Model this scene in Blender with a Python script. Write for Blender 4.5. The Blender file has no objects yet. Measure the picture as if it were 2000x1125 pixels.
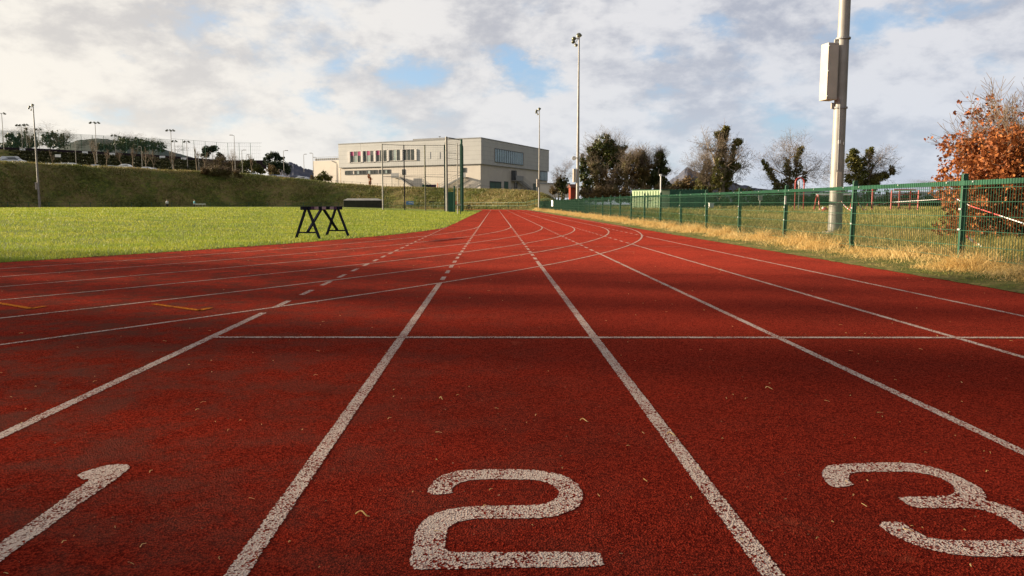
import bpy, bmesh, math, random
import numpy as np
from mathutils import Vector, Matrix
R = math.radians
S = bpy.context.scene
COL = S.collection
random.seed(7)

# ------------------------------------------------------------------ camera
EYE = 0.847                      # camera height above the track
F = 1500.0                       # focal length for a 2000 px wide picture
CX, CY, HY, VX = 1000.0, 562.5, 399.5, 966.0
PIT = math.atan((CY-HY)/F)
YAW = math.atan((CX-VX)*math.cos(PIT)/F)
cd = bpy.data.cameras.new('camera'); cam = bpy.data.objects.new('camera', cd); COL.objects.link(cam)
cam.location = (0, 0, EYE); cam.rotation_euler = (R(90)-PIT, 0, -YAW)
cd.lens = 36*F/2000; cd.sensor_width = 36; cd.clip_start = 0.05; cd.clip_end = 12000
S.camera = cam
CM = Matrix.Rotation(-YAW, 3, 'Z') @ Matrix.Rotation(R(90)-PIT, 3, 'X')
def ray(px, py):
    return CM @ Vector((px-CX, -(py-CY), -F))
def at(px, py, D):               # the point at depth D (world Y) seen at a place of the photograph
    r = ray(px, py); t = D/r.y; return Vector((r.x*t, D, EYE+r.z*t))
def ground(px, py, z=0.0):
    r = ray(px, py); t = (z-EYE)/r.z; return Vector((r.x*t, r.y*t, z))
def pix(X, Y):                   # column of a direction
    return CX + F/math.cos(PIT)*math.tan(max(-1.4, min(1.4, math.atan2(X, Y)-YAW)))

# ------------------------------------------------------------------ sun, sky, exposure
SUN_EL = R(13.0)
sdir = Vector((-0.967, 0.255, 0)).normalized()        # horizontal direction towards the sun
sv = Vector((sdir.x*math.cos(SUN_EL), sdir.y*math.cos(SUN_EL), math.sin(SUN_EL)))
sl = bpy.data.lights.new('sun', 'SUN'); so = bpy.data.objects.new('sun', sl); COL.objects.link(so)
sl.energy = 5.0; sl.angle = R(0.5); sl.color = (1.0, 0.83, 0.60)
so.rotation_euler = sv.to_track_quat('Z', 'Y').to_euler()
S.view_settings.view_transform = 'Standard'; S.view_settings.look = 'None'
S.view_settings.exposure = 1.36; S.view_settings.gamma = 1.0; S.view_settings.use_curve_mapping = False

W = bpy.data.worlds.new('World'); S.world = W; W.use_nodes = True
nt = W.node_tree; nt.nodes.clear()
def N(t, **k):
    n = nt.nodes.new(t)
    for a, b in k.items(): setattr(n, a, b)
    return n
def L(a, b): nt.links.new(a, b)
def mathn(op, a, b=None, c=None, clamp=False):
    n = N('ShaderNodeMath', operation=op); n.use_clamp = clamp
    for i, v in enumerate((a, b, c)):
        if v is None: continue
        if isinstance(v, (int, float)): n.inputs[i].default_value = v
        else: L(v, n.inputs[i])
    return n.outputs[0]
def vmath(op, a, b=None):
    n = N('ShaderNodeVectorMath', operation=op)
    for i, v in enumerate((a, b)):
        if v is None: continue
        if isinstance(v, (tuple, Vector)): n.inputs[i].default_value = v
        else: L(v, n.inputs[i])
    return n
def mixc(f, a, b):
    n = N('ShaderNodeMix', data_type='RGBA')
    for i, v in ((0, f), (6, a), (7, b)):
        if isinstance(v, (int, float)): n.inputs[i].default_value = v
        elif isinstance(v, tuple): n.inputs[i].default_value = (*v, 1)
        else: L(v, n.inputs[i])
    return n.outputs[2]
def smooth(v, a, b, lo=0.0, hi=1.0):
    n = N('ShaderNodeMapRange', interpolation_type='SMOOTHSTEP'); L(v, n.inputs[0])
    for i, x in enumerate((a, b, lo, hi)): n.inputs[i+1].default_value = x
    return n.outputs[0]
def world_noise(vec, sc, det, rough, off=(0, 0, 0), dist=0.0):
    m = vmath('ADD', vec, off)
    n = N('ShaderNodeTexNoise'); L(m.outputs[0], n.inputs['Vector'])
    n.inputs['Scale'].default_value = sc; n.inputs['Detail'].default_value = det
    n.inputs['Roughness'].default_value = rough; n.inputs['Distortion'].default_value = dist
    return n.outputs[0]
sky = N('ShaderNodeTexSky', sky_type='NISHITA'); sky.sun_disc = False
sky.sun_elevation = SUN_EL; sky.sun_rotation = math.atan2(sdir.x, sdir.y); sky.dust_density = 1.0; sky.ozone_density = 1.5
tc = N('ShaderNodeTexCoord'); dirv = vmath('NORMALIZE', tc.outputs['Generated']).outputs[0]
sp = N('ShaderNodeSeparateXYZ'); L(dirv, sp.inputs[0])
zz = mathn('ADD', mathn('MAXIMUM', sp.outputs[2], 0.0), 0.20)
cmb = N('ShaderNodeCombineXYZ'); L(mathn('DIVIDE', sp.outputs[0], zz), cmb.inputs[0]); L(mathn('DIVIDE', sp.outputs[1], zz), cmb.inputs[1])
cp = vmath('MULTIPLY', dirv, (1.0, 1.0, 2.3)).outputs[0]
cp = vmath('ADD', cp, vmath('MULTIPLY', cmb.outputs[0], (0.16, 0.16, 0.0)).outputs[0]).outputs[0]
n1 = world_noise(cp, 3.6, 7, 0.58, (3.2, 1.7, 0), 0.2)        # cover
n2 = world_noise(cp, 4.6, 8, 0.60, (9.3, 4.1, 2), 0.2)         # light and dark cloud
n3 = world_noise(cp, 13.0, 8, 0.60, (1.3, 8.1, 5))               # fine streaks
cover = mathn('ADD', n1, mathn('MULTIPLY', mathn('SUBTRACT', n3, 0.5), 0.34))
HOLES = [(1250, 110, .04, .3), (620, 200, .035, .3), (250, 120, .035, .3), (1400, 40, .03, .25), (1950, 130, .04, .3), (1045, 155, .055, .50), (800, 140, .050, .36), (380, 60, .06, .28), (1715, 45, .07, .50), (1000, 105, .03, .3), (140, 215, .06, .22), (690, 110, .03, .2),
         (1560, 245, .06, .30), (1290, 190, .04, .22), (1880, 20, .04, .2), (1480, 120, .03, .15), (780, 285, .05, .12), (460, 250, .05, .15), (1860, 290, .08, .25)]
for hx, hy, rad, amt in HOLES:
    d = ray(hx, hy).normalized()
    df = vmath('SUBTRACT', dirv, tuple(d)).outputs[0]
    df = vmath('MULTIPLY', df, (1.0, 1.0, 1.9)).outputs[0]
    ln = vmath('LENGTH', df).outputs[1]
    ln = mathn('ADD', ln, mathn('MULTIPLY', mathn('SUBTRACT', n3, 0.5), 0.10))
    cover = mathn('SUBTRACT', cover, smooth(ln, 0.0, rad*1.35, amt*.70, 0.0))
cm = smooth(cover, 0.08, 0.44)
dsun = vmath('DOT_PRODUCT', dirv, tuple(sdir)).outputs[1]           # towards the sun
warm = smooth(dsun, -0.15, 0.95)
hor = smooth(sp.outputs[2], 0.0, 0.24, 1.0, 0.0)
LT = mixc(warm, (0.355, 0.357, 0.375), (0.465, 0.438, 0.392))
DK = mixc(warm, (0.205, 0.220, 0.262), (0.335, 0.318, 0.300))
sh = smooth(mathn('ADD', n2, mathn('MULTIPLY', mathn('SUBTRACT', n3, 0.5), 0.55)), 0.35, 0.62)
cl = mixc(sh, DK, LT)
cl = mixc(mathn('MULTIPLY', hor, 0.55), cl, mixc(warm, (0.31, 0.345, 0.395), (0.52, 0.475, 0.40)))
skc = vmath('MULTIPLY', sky.outputs[0], (0.085, 0.085, 0.085)).outputs[0]
skc = mixc(0.45, skc, (0.20, 0.30, 0.46))
east = smooth(dsun, -1.0, -0.34, 0.12, 1.0)  # unseen sky opposite the sun dimmed to deepen the shade
allc = N('ShaderNodeVectorMath', operation='SCALE'); L(mixc(cm, skc, cl), allc.inputs[0]); L(east, allc.inputs[3])
bg = N('ShaderNodeBackground'); L(allc.outputs[0], bg.inputs[0]); bg.inputs[1].default_value = 0.83
wo = N('ShaderNodeOutputWorld'); L(bg.outputs[0], wo.inputs[0])

# ------------------------------------------------------------------ materials
def mat(name, rough=0.8, spec=0.3, metal=0.0):
    m = bpy.data.materials.new(name); m.use_nodes = True
    b = m.node_tree.nodes['Principled BSDF']
    b.inputs['Roughness'].default_value = rough; b.inputs['Metallic'].default_value = metal
    b.inputs['Specular IOR Level'].default_value = spec
    return m, m.node_tree, b
def tnoise(t, sc, det=4, ro=.55, vec=None, dist=0.0):
    n = t.nodes.new('ShaderNodeTexNoise'); n.inputs['Scale'].default_value = sc; n.inputs['Detail'].default_value = det
    n.inputs['Roughness'].default_value = ro; n.inputs['Distortion'].default_value = dist
    if vec is not None: t.links.new(vec, n.inputs['Vector'])
    return n.outputs[0]
def tramp(t, v, a, b, lo=0.0, hi=1.0):
    n = t.nodes.new('ShaderNodeMapRange'); n.interpolation_type = 'SMOOTHSTEP'; t.links.new(v, n.inputs[0])
    for i, x in enumerate((a, b, lo, hi)): n.inputs[i+1].default_value = x
    return n.outputs[0]
def tmix(t, f, a, b, mode='MIX'):
    n = t.nodes.new('ShaderNodeMix'); n.data_type = 'RGBA'; n.blend_type = mode
    for i, v in ((0, f), (6, a), (7, b)):
        if isinstance(v, (int, float)): n.inputs[i].default_value = v
        elif isinstance(v, tuple): n.inputs[i].default_value = (*v, 1)
        else: t.links.new(v, n.inputs[i])
    return n.outputs[2]
def pos(t): return t.nodes.new('ShaderNodeNewGeometry').outputs['Position']
def ocoord(t): return t.nodes.new('ShaderNodeTexCoord').outputs['Object']
def bump(t, b, h, st, dist):
    n = t.nodes.new('ShaderNodeBump'); n.inputs['Strength'].default_value = st; n.inputs['Distance'].default_value = dist
    t.links.new(h, n.inputs['Height']); t.links.new(n.outputs[0], b.inputs['Normal'])
def simple(name, c1, c2, sc=3.0, rough=.8, spec=.3, metal=0.0, bst=0.0, bsc=40, det=4):
    m, t, b = mat(name, rough, spec, metal); p = ocoord(t)
    f = tramp(t, tnoise(t, sc, det, .6, p), .35, .65)
    t.links.new(tmix(t, f, c1, c2), b.inputs['Base Color'])
    if bst: bump(t, b, tnoise(t, bsc, 3, .5, p), bst, .01)
    return m
def leafmat(name, c1, c2, c3, sc=1.2, trans=.25, rough=.6):
    m, t, b = mat(name, rough, .25); p = ocoord(t)
    f = tramp(t, tnoise(t, sc, 3, .6, p), .38, .62)
    g = t.nodes.new('ShaderNodeNewGeometry').outputs['Random Per Island']
    c = tmix(t, tramp(t, g, 0, 1, 0, .75), tmix(t, f, c1, c2), c3)
    t.links.new(c, b.inputs['Base Color'])
    if trans:
        tr = t.nodes.new('ShaderNodeBsdfTranslucent'); t.links.new(c, tr.inputs[0])
        ms = t.nodes.new('ShaderNodeMixShader'); ms.inputs[0].default_value = trans
        o = t.nodes['Material Output']
        t.links.new(b.outputs[0], ms.inputs[1]); t.links.new(tr.outputs[0], ms.inputs[2]); t.links.new(ms.outputs[0], o.inputs[0])
    return m
def track_colour(t):
    p = pos(t)
    v = t.nodes.new('ShaderNodeTexVoronoi'); v.inputs['Scale'].default_value = 180; t.links.new(p, v.inputs['Vector'])
    sepc = t.nodes.new('ShaderNodeSeparateColor'); t.links.new(v.outputs['Color'], sepc.inputs[0])
    c = tmix(t, tramp(t, sepc.outputs[0], .1, .9), (.135, .0135, .0090), (.425, .044, .0225))
    big = tramp(t, tnoise(t, .55, 5, .6, p), .35, .68)
    c = tmix(t, big, c, tmix(t, 1.0, c, (.72, .80, .85), 'MULTIPLY'))
    # near end darkened, far end brightened: light falloff put into the colour
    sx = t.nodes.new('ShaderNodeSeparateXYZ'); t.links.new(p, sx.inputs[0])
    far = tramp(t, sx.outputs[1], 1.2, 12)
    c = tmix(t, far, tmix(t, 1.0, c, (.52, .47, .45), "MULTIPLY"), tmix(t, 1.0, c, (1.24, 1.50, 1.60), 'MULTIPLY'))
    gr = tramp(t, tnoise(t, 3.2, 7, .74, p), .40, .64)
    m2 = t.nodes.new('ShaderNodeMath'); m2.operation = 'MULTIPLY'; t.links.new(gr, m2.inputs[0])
    lf = tramp(t, sx.outputs[0], 1.2, -3.0, .06, .72); t.links.new(lf, m2.inputs[1])  # mottled grime, strengthened at left to paint in the shade there
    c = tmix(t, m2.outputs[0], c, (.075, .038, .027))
    st = tramp(t, tnoise(t, .9, 7, .72, p, .8), .60, .70, 0, .38); c = tmix(t, st, c, tmix(t, 1.0, c, (.52, .55, .6), 'MULTIPLY'))
    st2 = tramp(t, tnoise(t, 1.7, 7, .75, p, .4), .60, .74, 0, .30); c = tmix(t, st2, c, (.30, .085, .045))
    fl = tnoise(t, 60, 2, .5, p); c = tmix(t, tramp(t, fl, .72, .78, 0, .8), c, (.30, .22, .13))
    return p, v, sepc, c
M = {}
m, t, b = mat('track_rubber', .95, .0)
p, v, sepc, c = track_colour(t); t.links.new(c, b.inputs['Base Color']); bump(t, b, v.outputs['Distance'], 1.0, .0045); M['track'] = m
def paint(name, col, wear_lo, wear_hi):
    m, t, b = mat(name, .95, .0)
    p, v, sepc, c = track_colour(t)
    w = tnoise(t, 3.4, 7, .72, p)
    a = t.nodes.new('ShaderNodeMath'); a.operation = 'MULTIPLY_ADD'; t.links.new(w, a.inputs[0]); a.inputs[1].default_value = 1.5; t.links.new(sepc.outputs[1], a.inputs[2])
    f = tramp(t, a.outputs[0], wear_lo, wear_hi)
    d2 = tramp(t, v.outputs['Distance'], .0, .75, 1.0, .45)
    cw = tmix(t, sepc.outputs[2], tuple(x*.66 for x in col), col)
    cw = tmix(t, 1.0, cw, tmix(t, d2, (.5, .42, .40), (1, 1, 1)), 'MULTIPLY')
    t.links.new(tmix(t, f, c, cw), b.inputs['Base Color']); bump(t, b, v.outputs['Distance'], 1.0, .0045)
    return m
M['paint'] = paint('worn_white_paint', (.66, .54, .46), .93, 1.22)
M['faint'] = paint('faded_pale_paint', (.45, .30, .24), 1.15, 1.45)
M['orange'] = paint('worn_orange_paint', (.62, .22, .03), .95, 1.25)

m, t, b = mat('infield_turf', .9, .15)
p = pos(t)
c = tmix(t, tramp(t, tnoise(t, .35, 5, .6, p), .3, .7), (.105, .150, .012), (.215, .235, .022))
c = tmix(t, tramp(t, tnoise(t, 7, 5, .7, p), .35, .7), c, tmix(t, 1.0, c, (.55, .62, .5), 'MULTIPLY'))
t.links.new(c, b.inputs['Base Color']); bump(t, b, tnoise(t, 9, 6, .75, p), 1.0, .10); M['infield'] = m

m, t, b = mat('rough_grass', .95, .1)
p = pos(t)
c = tmix(t, tramp(t, tnoise(t, .16, 6, .68, p, .5), .42, .60), (.070, .092, .018), (.215, .160, .065))
c = tmix(t, tramp(t, tnoise(t, 1.3, 6, .72, p), .44, .68), c, (.17, .185, .030))
c = tmix(t, tramp(t, tnoise(t, 3.4, 5, .75, p), .50, .74), c, (.27, .205, .085))
c = tmix(t, tramp(t, tnoise(t, 2.1, 5, .75, p), .58, .74), c, (.030, .040, .012))
t.links.new(c, b.inputs['Base Color']); bump(t, b, tnoise(t, 1.6, 8, .75, p), 1.0, .8); M['bank'] = m

m, t, b = mat('verge_soil_grass', .95, .1)
p = pos(t)
c = tmix(t, tramp(t, tnoise(t, 2.2, 5, .7, p), .38, .62), (.085, .105, .022), (.19, .155, .055))
c = tmix(t, tramp(t, tnoise(t, 14, 5, .7, p), .45, .7), c, (.060, .055, .020))
t.links.new(c, b.inputs['Base Color']); bump(t, b, tnoise(t, 16, 6, .75, p), 1.0, .06); M['verge'] = m

M['blade'] = leafmat('grass_blade', (.27, .33, .032), (.45, .43, .06), (.20, .27, .028), .5, .35)
M['fieldblade'] = leafmat('field_grass_blade', (.14, .19, .030), (.52, .38, .15), (.24, .22, .05), .22, .35)
M['bankblade'] = leafmat('bank_grass_blade', (.085, .105, .020), (.34, .25, .11), (.15, .16, .030), .10, .25)
M['straw'] = leafmat('dead_straw', (.68, .46, .17), (.74, .55, .25), (.52, .35, .12), 1.6, .30)
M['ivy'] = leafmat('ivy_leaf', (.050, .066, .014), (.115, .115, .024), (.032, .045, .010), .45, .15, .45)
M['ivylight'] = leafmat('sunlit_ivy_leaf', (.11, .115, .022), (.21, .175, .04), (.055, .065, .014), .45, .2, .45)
M['scrub'] = leafmat('brown_scrub_leaf', (.17, .105, .040), (.13, .12, .035), (.085, .060, .025), .5, .2)
M['pine'] = leafmat('pine_needles', (.018, .036, .014), (.035, .055, .020), (.012, .022, .010), .4, .1)
M['beech'] = leafmat('dead_beech_leaf', (.50, .185, .050), (.30, .090, .028), (.17, .052, .019), 6.0, .25)
M['bark'] = simple('bark', (.16, .125, .085), (.26, .21, .15), 6, .95, .1)
M['twig'] = simple('twig_bark', (.13, .098, .07), (.20, .155, .115), 2, .95, .1)
M['galv'] = simple('galvanised_steel', (.25, .235, .21), (.33, .31, .28), 2.2, .55, .4, .15)
M['cabinet'] = simple('cabinet_paint', (.43, .375, .31), (.48, .42, .35), 4, .5, .4)
M['green'] = simple('green_powder_coat', (.007, .060, .030), (.010, .078, .038), 3, .45, .45)
M['darkgreen'] = simple('dark_green_steel', (.014, .075, .045), (.02, .10, .06), 3, .5, .4)
M['cagegreen'] = simple('cage_green_net', (.020, .080, .050), (.03, .11, .065), 3, .8, .2)
M['lamp'] = simple('floodlight_metal', (.10, .10, .07), (.17, .16, .10), 4, .35, .5, .5)
M['lens'] = simple('floodlight_glass', (.80, .80, .78), (.88, .86, .80), 4, .15, .6)
M['black'] = simple('blue_black_steel', (.009, .012, .022), (.014, .018, .032), 5, .9, .05)
M['bolt'] = simple('bolt_zinc', (.62, .62, .60), (.7, .7, .68), 5, .35, .5, .6)
M['white'] = simple('white_plastic', (.74, .74, .72), (.80, .80, .78), 4, .5, .4)
M['red'] = simple('red_play_paint', (.34, .030, .026), (.40, .040, .034), 4, .45, .4)
M['pinkbeam'] = simple('dull_pink_beam', (.40, .22, .18), (.46, .27, .22), 4)
M['blue'] = simple('blue_plastic', (.04, .12, .42), (.06, .16, .5), 4, .5, .4)
M['lightgreen'] = simple('pale_green_container_paint', (.50, .62, .38), (.56, .68, .43), 1.2, .6, .3)
M['shed'] = simple('dark_mat_cover', (.028, .030, .022), (.042, .042, .030), 2, .8, .2)
M['shedroof'] = simple('grey_lid', (.22, .21, .19), (.28, .27, .24), 1, .7, .2)
M['brick'] = simple('red_brick', (.21, .048, .030), (.27, .062, .038), 3, .9, .1)
M['slate'] = simple('dark_roof', (.10, .045, .035), (.14, .06, .045), 3, .85, .2)
M['darkwood'] = simple('dark_kickboard', (.020, .014, .018), (.032, .022, .026), 2, .9, .1)
M['hedge'] = leafmat('hedge_leaf', (.030, .042, .012), (.060, .066, .018), (.085, .070, .025), .4, .1)
M['net'] = simple('green_netting', (.045, .11, .075), (.06, .14, .095), 2, .9, .1)
M['asphalt'] = simple('car_park_asphalt', (.05, .05, .05), (.07, .07, .07), 1, .9, .1)
M['hill'] = simple('hazy_hill', (.070, .078, .105), (.105, .105, .125), .01, 1.0, 0, 0, 0, 40, 8)  # blue-grey haze of distance put into the hill colour
M['farhill'] = simple('far_blue_hill', (.085, .095, .090), (.11, .115, .105), .01, 1.0, 0)
M['skin'] = simple('skin', (.50, .32, .24), (.55, .36, .27), 5, .6, .3)
M['hairbrown'] = simple('dark_hair', (.05, .03, .02), (.07, .045, .03), 9, .7, .3)
M['teal'] = simple('teal_jacket', (.06, .25, .30), (.08, .30, .36), 6, .8, .2)
M['navy'] = simple('navy_trousers', (.02, .022, .04), (.03, .032, .05), 6, .8, .2)
M['dstain'] = simple('trestle_band_grey', (.30, .26, .30), (.36, .31, .35), 6, .7, .2)
M['purple'] = simple('trestle_band_purple', (.055, .025, .075), (.07, .035, .09), 6, .7, .2)
M['rubber'] = simple('tyre_rubber', (.02, .02, .02), (.03, .03, .03), 5, .9, .2)
M['magenta'] = simple('magenta_panel', (.34, .03, .12), (.40, .045, .15), 2, .5, .3)
M['frame'] = simple('pale_window_frame', (.62, .58, .54), (.68, .64, .60), 1, .5, .3)
M['dframe'] = simple('dark_window_frame', (.06, .065, .07), (.08, .085, .09), 1, .5, .3)
M['fascia'] = simple('grey_roof_flashing', (.22, .22, .22), (.26, .26, .26), 1, .5, .4)
M['yellow'] = simple('yellow_plastic', (.60, .42, .05), (.66, .48, .07), 3, .5, .3)
M['carwhite'] = simple('white_car_paint', (.70, .70, .70), (.74, .74, .74), 1, .25, .6)
M['carsilver'] = simple('silver_car_paint', (.42, .44, .47), (.46, .48, .5), 1, .25, .6, .4)
M['carblue'] = simple('dark_blue_car_paint', (.03, .05, .09), (.04, .06, .11), 1, .25, .6)
M['carred'] = simple('red_car_paint', (.34, .06, .04), (.38, .07, .05), 1, .25, .6)
M['banner'] = simple('blue_banner', (.10, .24, .48), (.14, .30, .55), 2, .7, .2)
M['bannerdark'] = simple('dark_banner', (.03, .025, .03), (.05, .04, .05), 2, .7, .2)
def glass(name, c1, c2, rough=.08):
    m, t, b = mat(name, rough, .8); p = ocoord(t)
    t.links.new(tmix(t, tramp(t, tnoise(t, .5, 3, .5, p), .4, .6), c1, c2), b.inputs['Base Color']); return m
M['glass'] = glass('dark_window_glass', (.015, .02, .018), (.05, .06, .055), .25)
M['paleglass'] = glass('pale_blind_glass', (.28, .34, .31), (.36, .42, .38), .3)
M['blueglass'] = glass('teal_glazing', (.10, .20, .24), (.16, .29, .33), .22)
M['cartglass'] = glass('car_glass', (.03, .035, .04), (.05, .06, .07), .1)
# cladding with panel joints: joints follow the panels (thin darker lines)
def cladding(name, c1, c2, dz, du, joint):
    m, t, b = mat(name, .55, .35)
    o = ocoord(t); sx = t.nodes.new('ShaderNodeSeparateXYZ'); t.links.new(o, sx.inputs[0])
    def lines(v, period, w):
        a = t.nodes.new('ShaderNodeMath'); a.operation = 'MODULO'; t.links.new(v, a.inputs[0]); a.inputs[1].default_value = period
        bb = t.nodes.new('ShaderNodeMath'); bb.operation = 'ABSOLUTE'; t.links.new(a.outputs[0], bb.inputs[0])
        cc = t.nodes.new('ShaderNodeMath'); cc.operation = 'LESS_THAN'; t.links.new(bb.outputs[0], cc.inputs[0]); cc.inputs[1].default_value = w
        return cc.outputs[0]
    add = t.nodes.new('ShaderNodeMath'); add.operation = 'ADD'; t.links.new(sx.outputs[0], add.inputs[0]); t.links.new(sx.outputs[1], add.inputs[1])
    c = tmix(t, tramp(t, tnoise(t, .35, 4, .6, o), .35, .65), c1, c2)
    l1 = lines(sx.outputs[2], dz, .06); l2 = lines(add.outputs[0], du, .07)
    mx = t.nodes.new('ShaderNodeMath'); mx.operation = 'MAXIMUM'; t.links.new(l1, mx.inputs[0]); t.links.new(l2, mx.inputs[1])
    f = t.nodes.new('ShaderNodeMath'); f.operation = 'MULTIPLY'; t.links.new(mx.outputs[0], f.inputs[0]); f.inputs[1].default_value = joint
    t.links.new(tmix(t, f.outputs[0], c, tmix(t, 1.0, c, (.5, .5, .5), 'MULTIPLY')), b.inputs['Base Color']); return m
M['clad'] = cladding('grey_metal_cladding', (.455, .45, .435), (.495, .49, .47), 1.05, 5.4, .55)
M['render'] = cladding('cream_render', (.56, .50, .43), (.61, .55, .47), 30, 7.6, .25)

# ------------------------------------------------------------------ object helpers
class MB:
    def __init__(s): s.v = []; s.f = []
    def add(s, vs, fs):
        k = len(s.v); s.v += [tuple(x) for x in vs]; s.f += [tuple(i+k for i in f) for f in fs]; return s
    def box(s, c, d, rz=0.0, mtx=None):
        x, y, z = d[0]/2, d[1]/2, d[2]/2
        vs = [Vector((a*x, bb*y, cc*z)) for a in (-1, 1) for bb in (-1, 1) for cc in (-1, 1)]
        mm = mtx or Matrix.Rotation(rz, 3, 'Z')
        return s.add([mm @ q + Vector(c) for q in vs], [(0,1,3,2),(4,6,7,5),(0,4,5,1),(2,3,7,6),(0,2,6,4),(1,5,7,3)])
    def tube(s, p0, p1, r0, r1=None, n=8, cap=True):
        r1 = r0 if r1 is None else r1
        p0, p1 = Vector(p0), Vector(p1); d = p1-p0
        if d.length < 1e-6: return s
        d.normalize(); a = d.orthogonal().normalized(); b2 = d.cross(a)
        vs = [p0+(a*math.cos(6.2832*i/n)+b2*math.sin(6.2832*i/n))*r0 for i in range(n)]
        vs += [p1+(a*math.cos(6.2832*i/n)+b2*math.sin(6.2832*i/n))*r1 for i in range(n)]
        fs = [(i, (i+1) % n, n+(i+1) % n, n+i) for i in range(n)]
        if cap: fs += [tuple(range(n))[::-1], tuple(range(n, 2*n))]
        return s.add(vs, fs)
    def beam(s, p0, p1, w, h):          # rectangular bar
        p0, p1 = Vector(p0), Vector(p1); d = (p1-p0); ln = d.length; d.normalize()
        up = Vector((0, 0, 1)) if abs(d.z) < .95 else Vector((0, 1, 0))
        a = d.cross(up).normalized(); b2 = a.cross(d)
        mm = Matrix((a, d, b2)).transposed()
        return s.box((p0+p1)/2, (w, ln, h), mtx=mm)
    def lathe(s, c, prof, n=16, mtx=None):
        mm = mtx or Matrix.Identity(3); vs = []
        for r, z in prof:
            for i in range(n): vs.append(Vector(c)+mm @ Vector((r*math.cos(6.2832*i/n), r*math.sin(6.2832*i/n), z)))
        k = len(prof); fs = [(j*n+i, j*n+(i+1) % n, (j+1)*n+(i+1) % n, (j+1)*n+i) for j in range(k-1) for i in range(n)]
        fs += [tuple(range(n))[::-1], tuple(range((k-1)*n, k*n))]
        return s.add(vs, fs)
    def build(s, name, m, parent=None, bevel=0.0, smooth_=False):
        me = bpy.data.meshes.new(name); me.from_pydata(s.v, [], s.f); me.materials.append(m)
        bm = bmesh.new(); bm.from_mesh(me); bmesh.ops.recalc_face_normals(bm, faces=bm.faces); bm.to_mesh(me); bm.free()
        if smooth_:
            for p_ in me.polygons: p_.use_smooth = True
        return link(name, me, parent, bevel)
def link(name, me, parent=None, bevel=0.0):
    o = bpy.data.objects.new(name, me); COL.objects.link(o)
    if parent is not None: o.parent = parent
    if bevel:
        bv = o.modifiers.new('bevel', 'BEVEL'); bv.width = bevel; bv.segments = 2; bv.limit_method = 'ANGLE'
    return o
def fastmesh(name, V, Fc, m, parent=None):
    V = np.asarray(V, dtype=np.float32); Fc = np.asarray(Fc, dtype=np.int32); k = Fc.shape[1]
    me = bpy.data.meshes.new(name); me.vertices.add(len(V)); me.vertices.foreach_set('co', V.ravel())
    me.loops.add(Fc.size); me.loops.foreach_set('vertex_index', Fc.ravel())
    me.polygons.add(len(Fc)); me.polygons.foreach_set('loop_start', np.arange(0, Fc.size, k, dtype=np.int32))
    me.update(calc_edges=True); me.validate(); me.materials.append(m)
    return link(name, me, parent)
def empty(name, loc, rz=0.0):
    o = bpy.data.objects.new(name, None); COL.objects.link(o); o.location = loc; o.rotation_euler = (0, 0, rz); o.empty_display_size = .2
    return o
def tag(o, label=None, cat=None, group=None, kind=None):
    if label: o['label'] = label
    if cat: o['category'] = cat
    if group: o['group'] = group
    if kind: o['kind'] = kind
    return o
def copy_tree(o, parent=None):
    c = o.copy(); COL.objects.link(c); c.parent = parent
    for ch in [x for x in list(COL.objects) if x.parent is o]: copy_tree(ch, c)
    return c
def ss(x): x = max(0.0, min(1.0, x)); return x*x*(3-2*x)
def interp(tb, x):
    if x <= tb[0][0]: return tb[0][1]
    for (a, ya), (b_, yb) in zip(tb, tb[1:]):
        if x <= b_: return ya+(yb-ya)*(x-a)/(b_-a)
    return tb[-1][1]

# ------------------------------------------------------------------ stadium geometry
X0, LW, XE = -1.82, 1.22, 5.08
RI, Y1, Y2 = 36.5, 30.6, 115.0
XC = X0-RI
RO = XE-XC
def sdist(X, Y):                 # signed distance outside the oval with its outer edge RO
    yy = Y-min(max(Y, Y1), Y2); return math.hypot(X-XC, yy)-RO
def in_dist(X, Y):               # distance inside the inner edge
    yy = Y-min(max(Y, Y1), Y2); return RI-math.hypot(X-XC, yy)
LIP = [(-300, 316), (0, 319), (50, 320.5), (100, 323.5), (145, 325.5), (200, 328), (262, 331), (300, 334), (350, 335.5), (400, 338), (480, 342), (540, 347), (600, 353), (650, 359), (750, 366), (850, 369), (940, 371), (1020, 373), (1072, 378), (1105, 390), (1140, 398)]
Y2T = [(-300, 283), (0, 288), (100, 292), (300, 303), (440, 314)]
_lipD = {}
def lipdepth(px):
    k = round(px/20)*20
    if k not in _lipD:
        a = math.atan((k-CX)*math.cos(PIT)/F)+YAW; r = 60.0
        while sdist(math.sin(a)*r, math.cos(a)*r) < 19 and r < 400: r += 1
        _lipD[k] = math.cos(a)*r
    return _lipD[k]
def field(X, Y):
    t = ss((X-5.1)/2.2); return .26*t+.25*ss((Y-20)/50)*t
def terr(X, Y):
    s = sdist(X, Y)
    if Y > 20: px = pix(X, Y)
    else: px = -300 if X < 0 else 3000
    if -16 < X <= 5.0 and -14 < Y < Y1 and (s > 0): return -0.05
    if X > 5.0: h0 = field(X, Y) if X > 5.3 else -0.05
    else: h0 = -0.03
    if s < 3 and X < 5.0: return -0.03 if s < .3 else -0.03+.05*min(1, (s-.3))
    if px < 1140:
        pc = max(px, -300); D = lipdepth(max(-100, pc)); sl_ = (HY-interp(LIP, pc))/F
        hb = EYE+sl_*D
        rear = ss((Y+60)/60) if Y < 20 else 1.0
        h = hb*ss((s-5)/14)*rear
        if Y > 60 and s > 19: h += sl_*min(s-19, 125) - 1.2*ss((s-20)/14)
        if px < 520 and s > 60 and Y > 60:
            z2 = EYE+(HY-interp(Y2T, pc)-8)/F*min(Y, 262)
            h += (z2-h)*ss((s-116)/14)*ss((520-px)/60)
        w = ss((px-1040)/100); h = h*(1-w)+max(h0, .3*ss((s-3)/8))*w
        return max(h, h0)
    return h0
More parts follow.
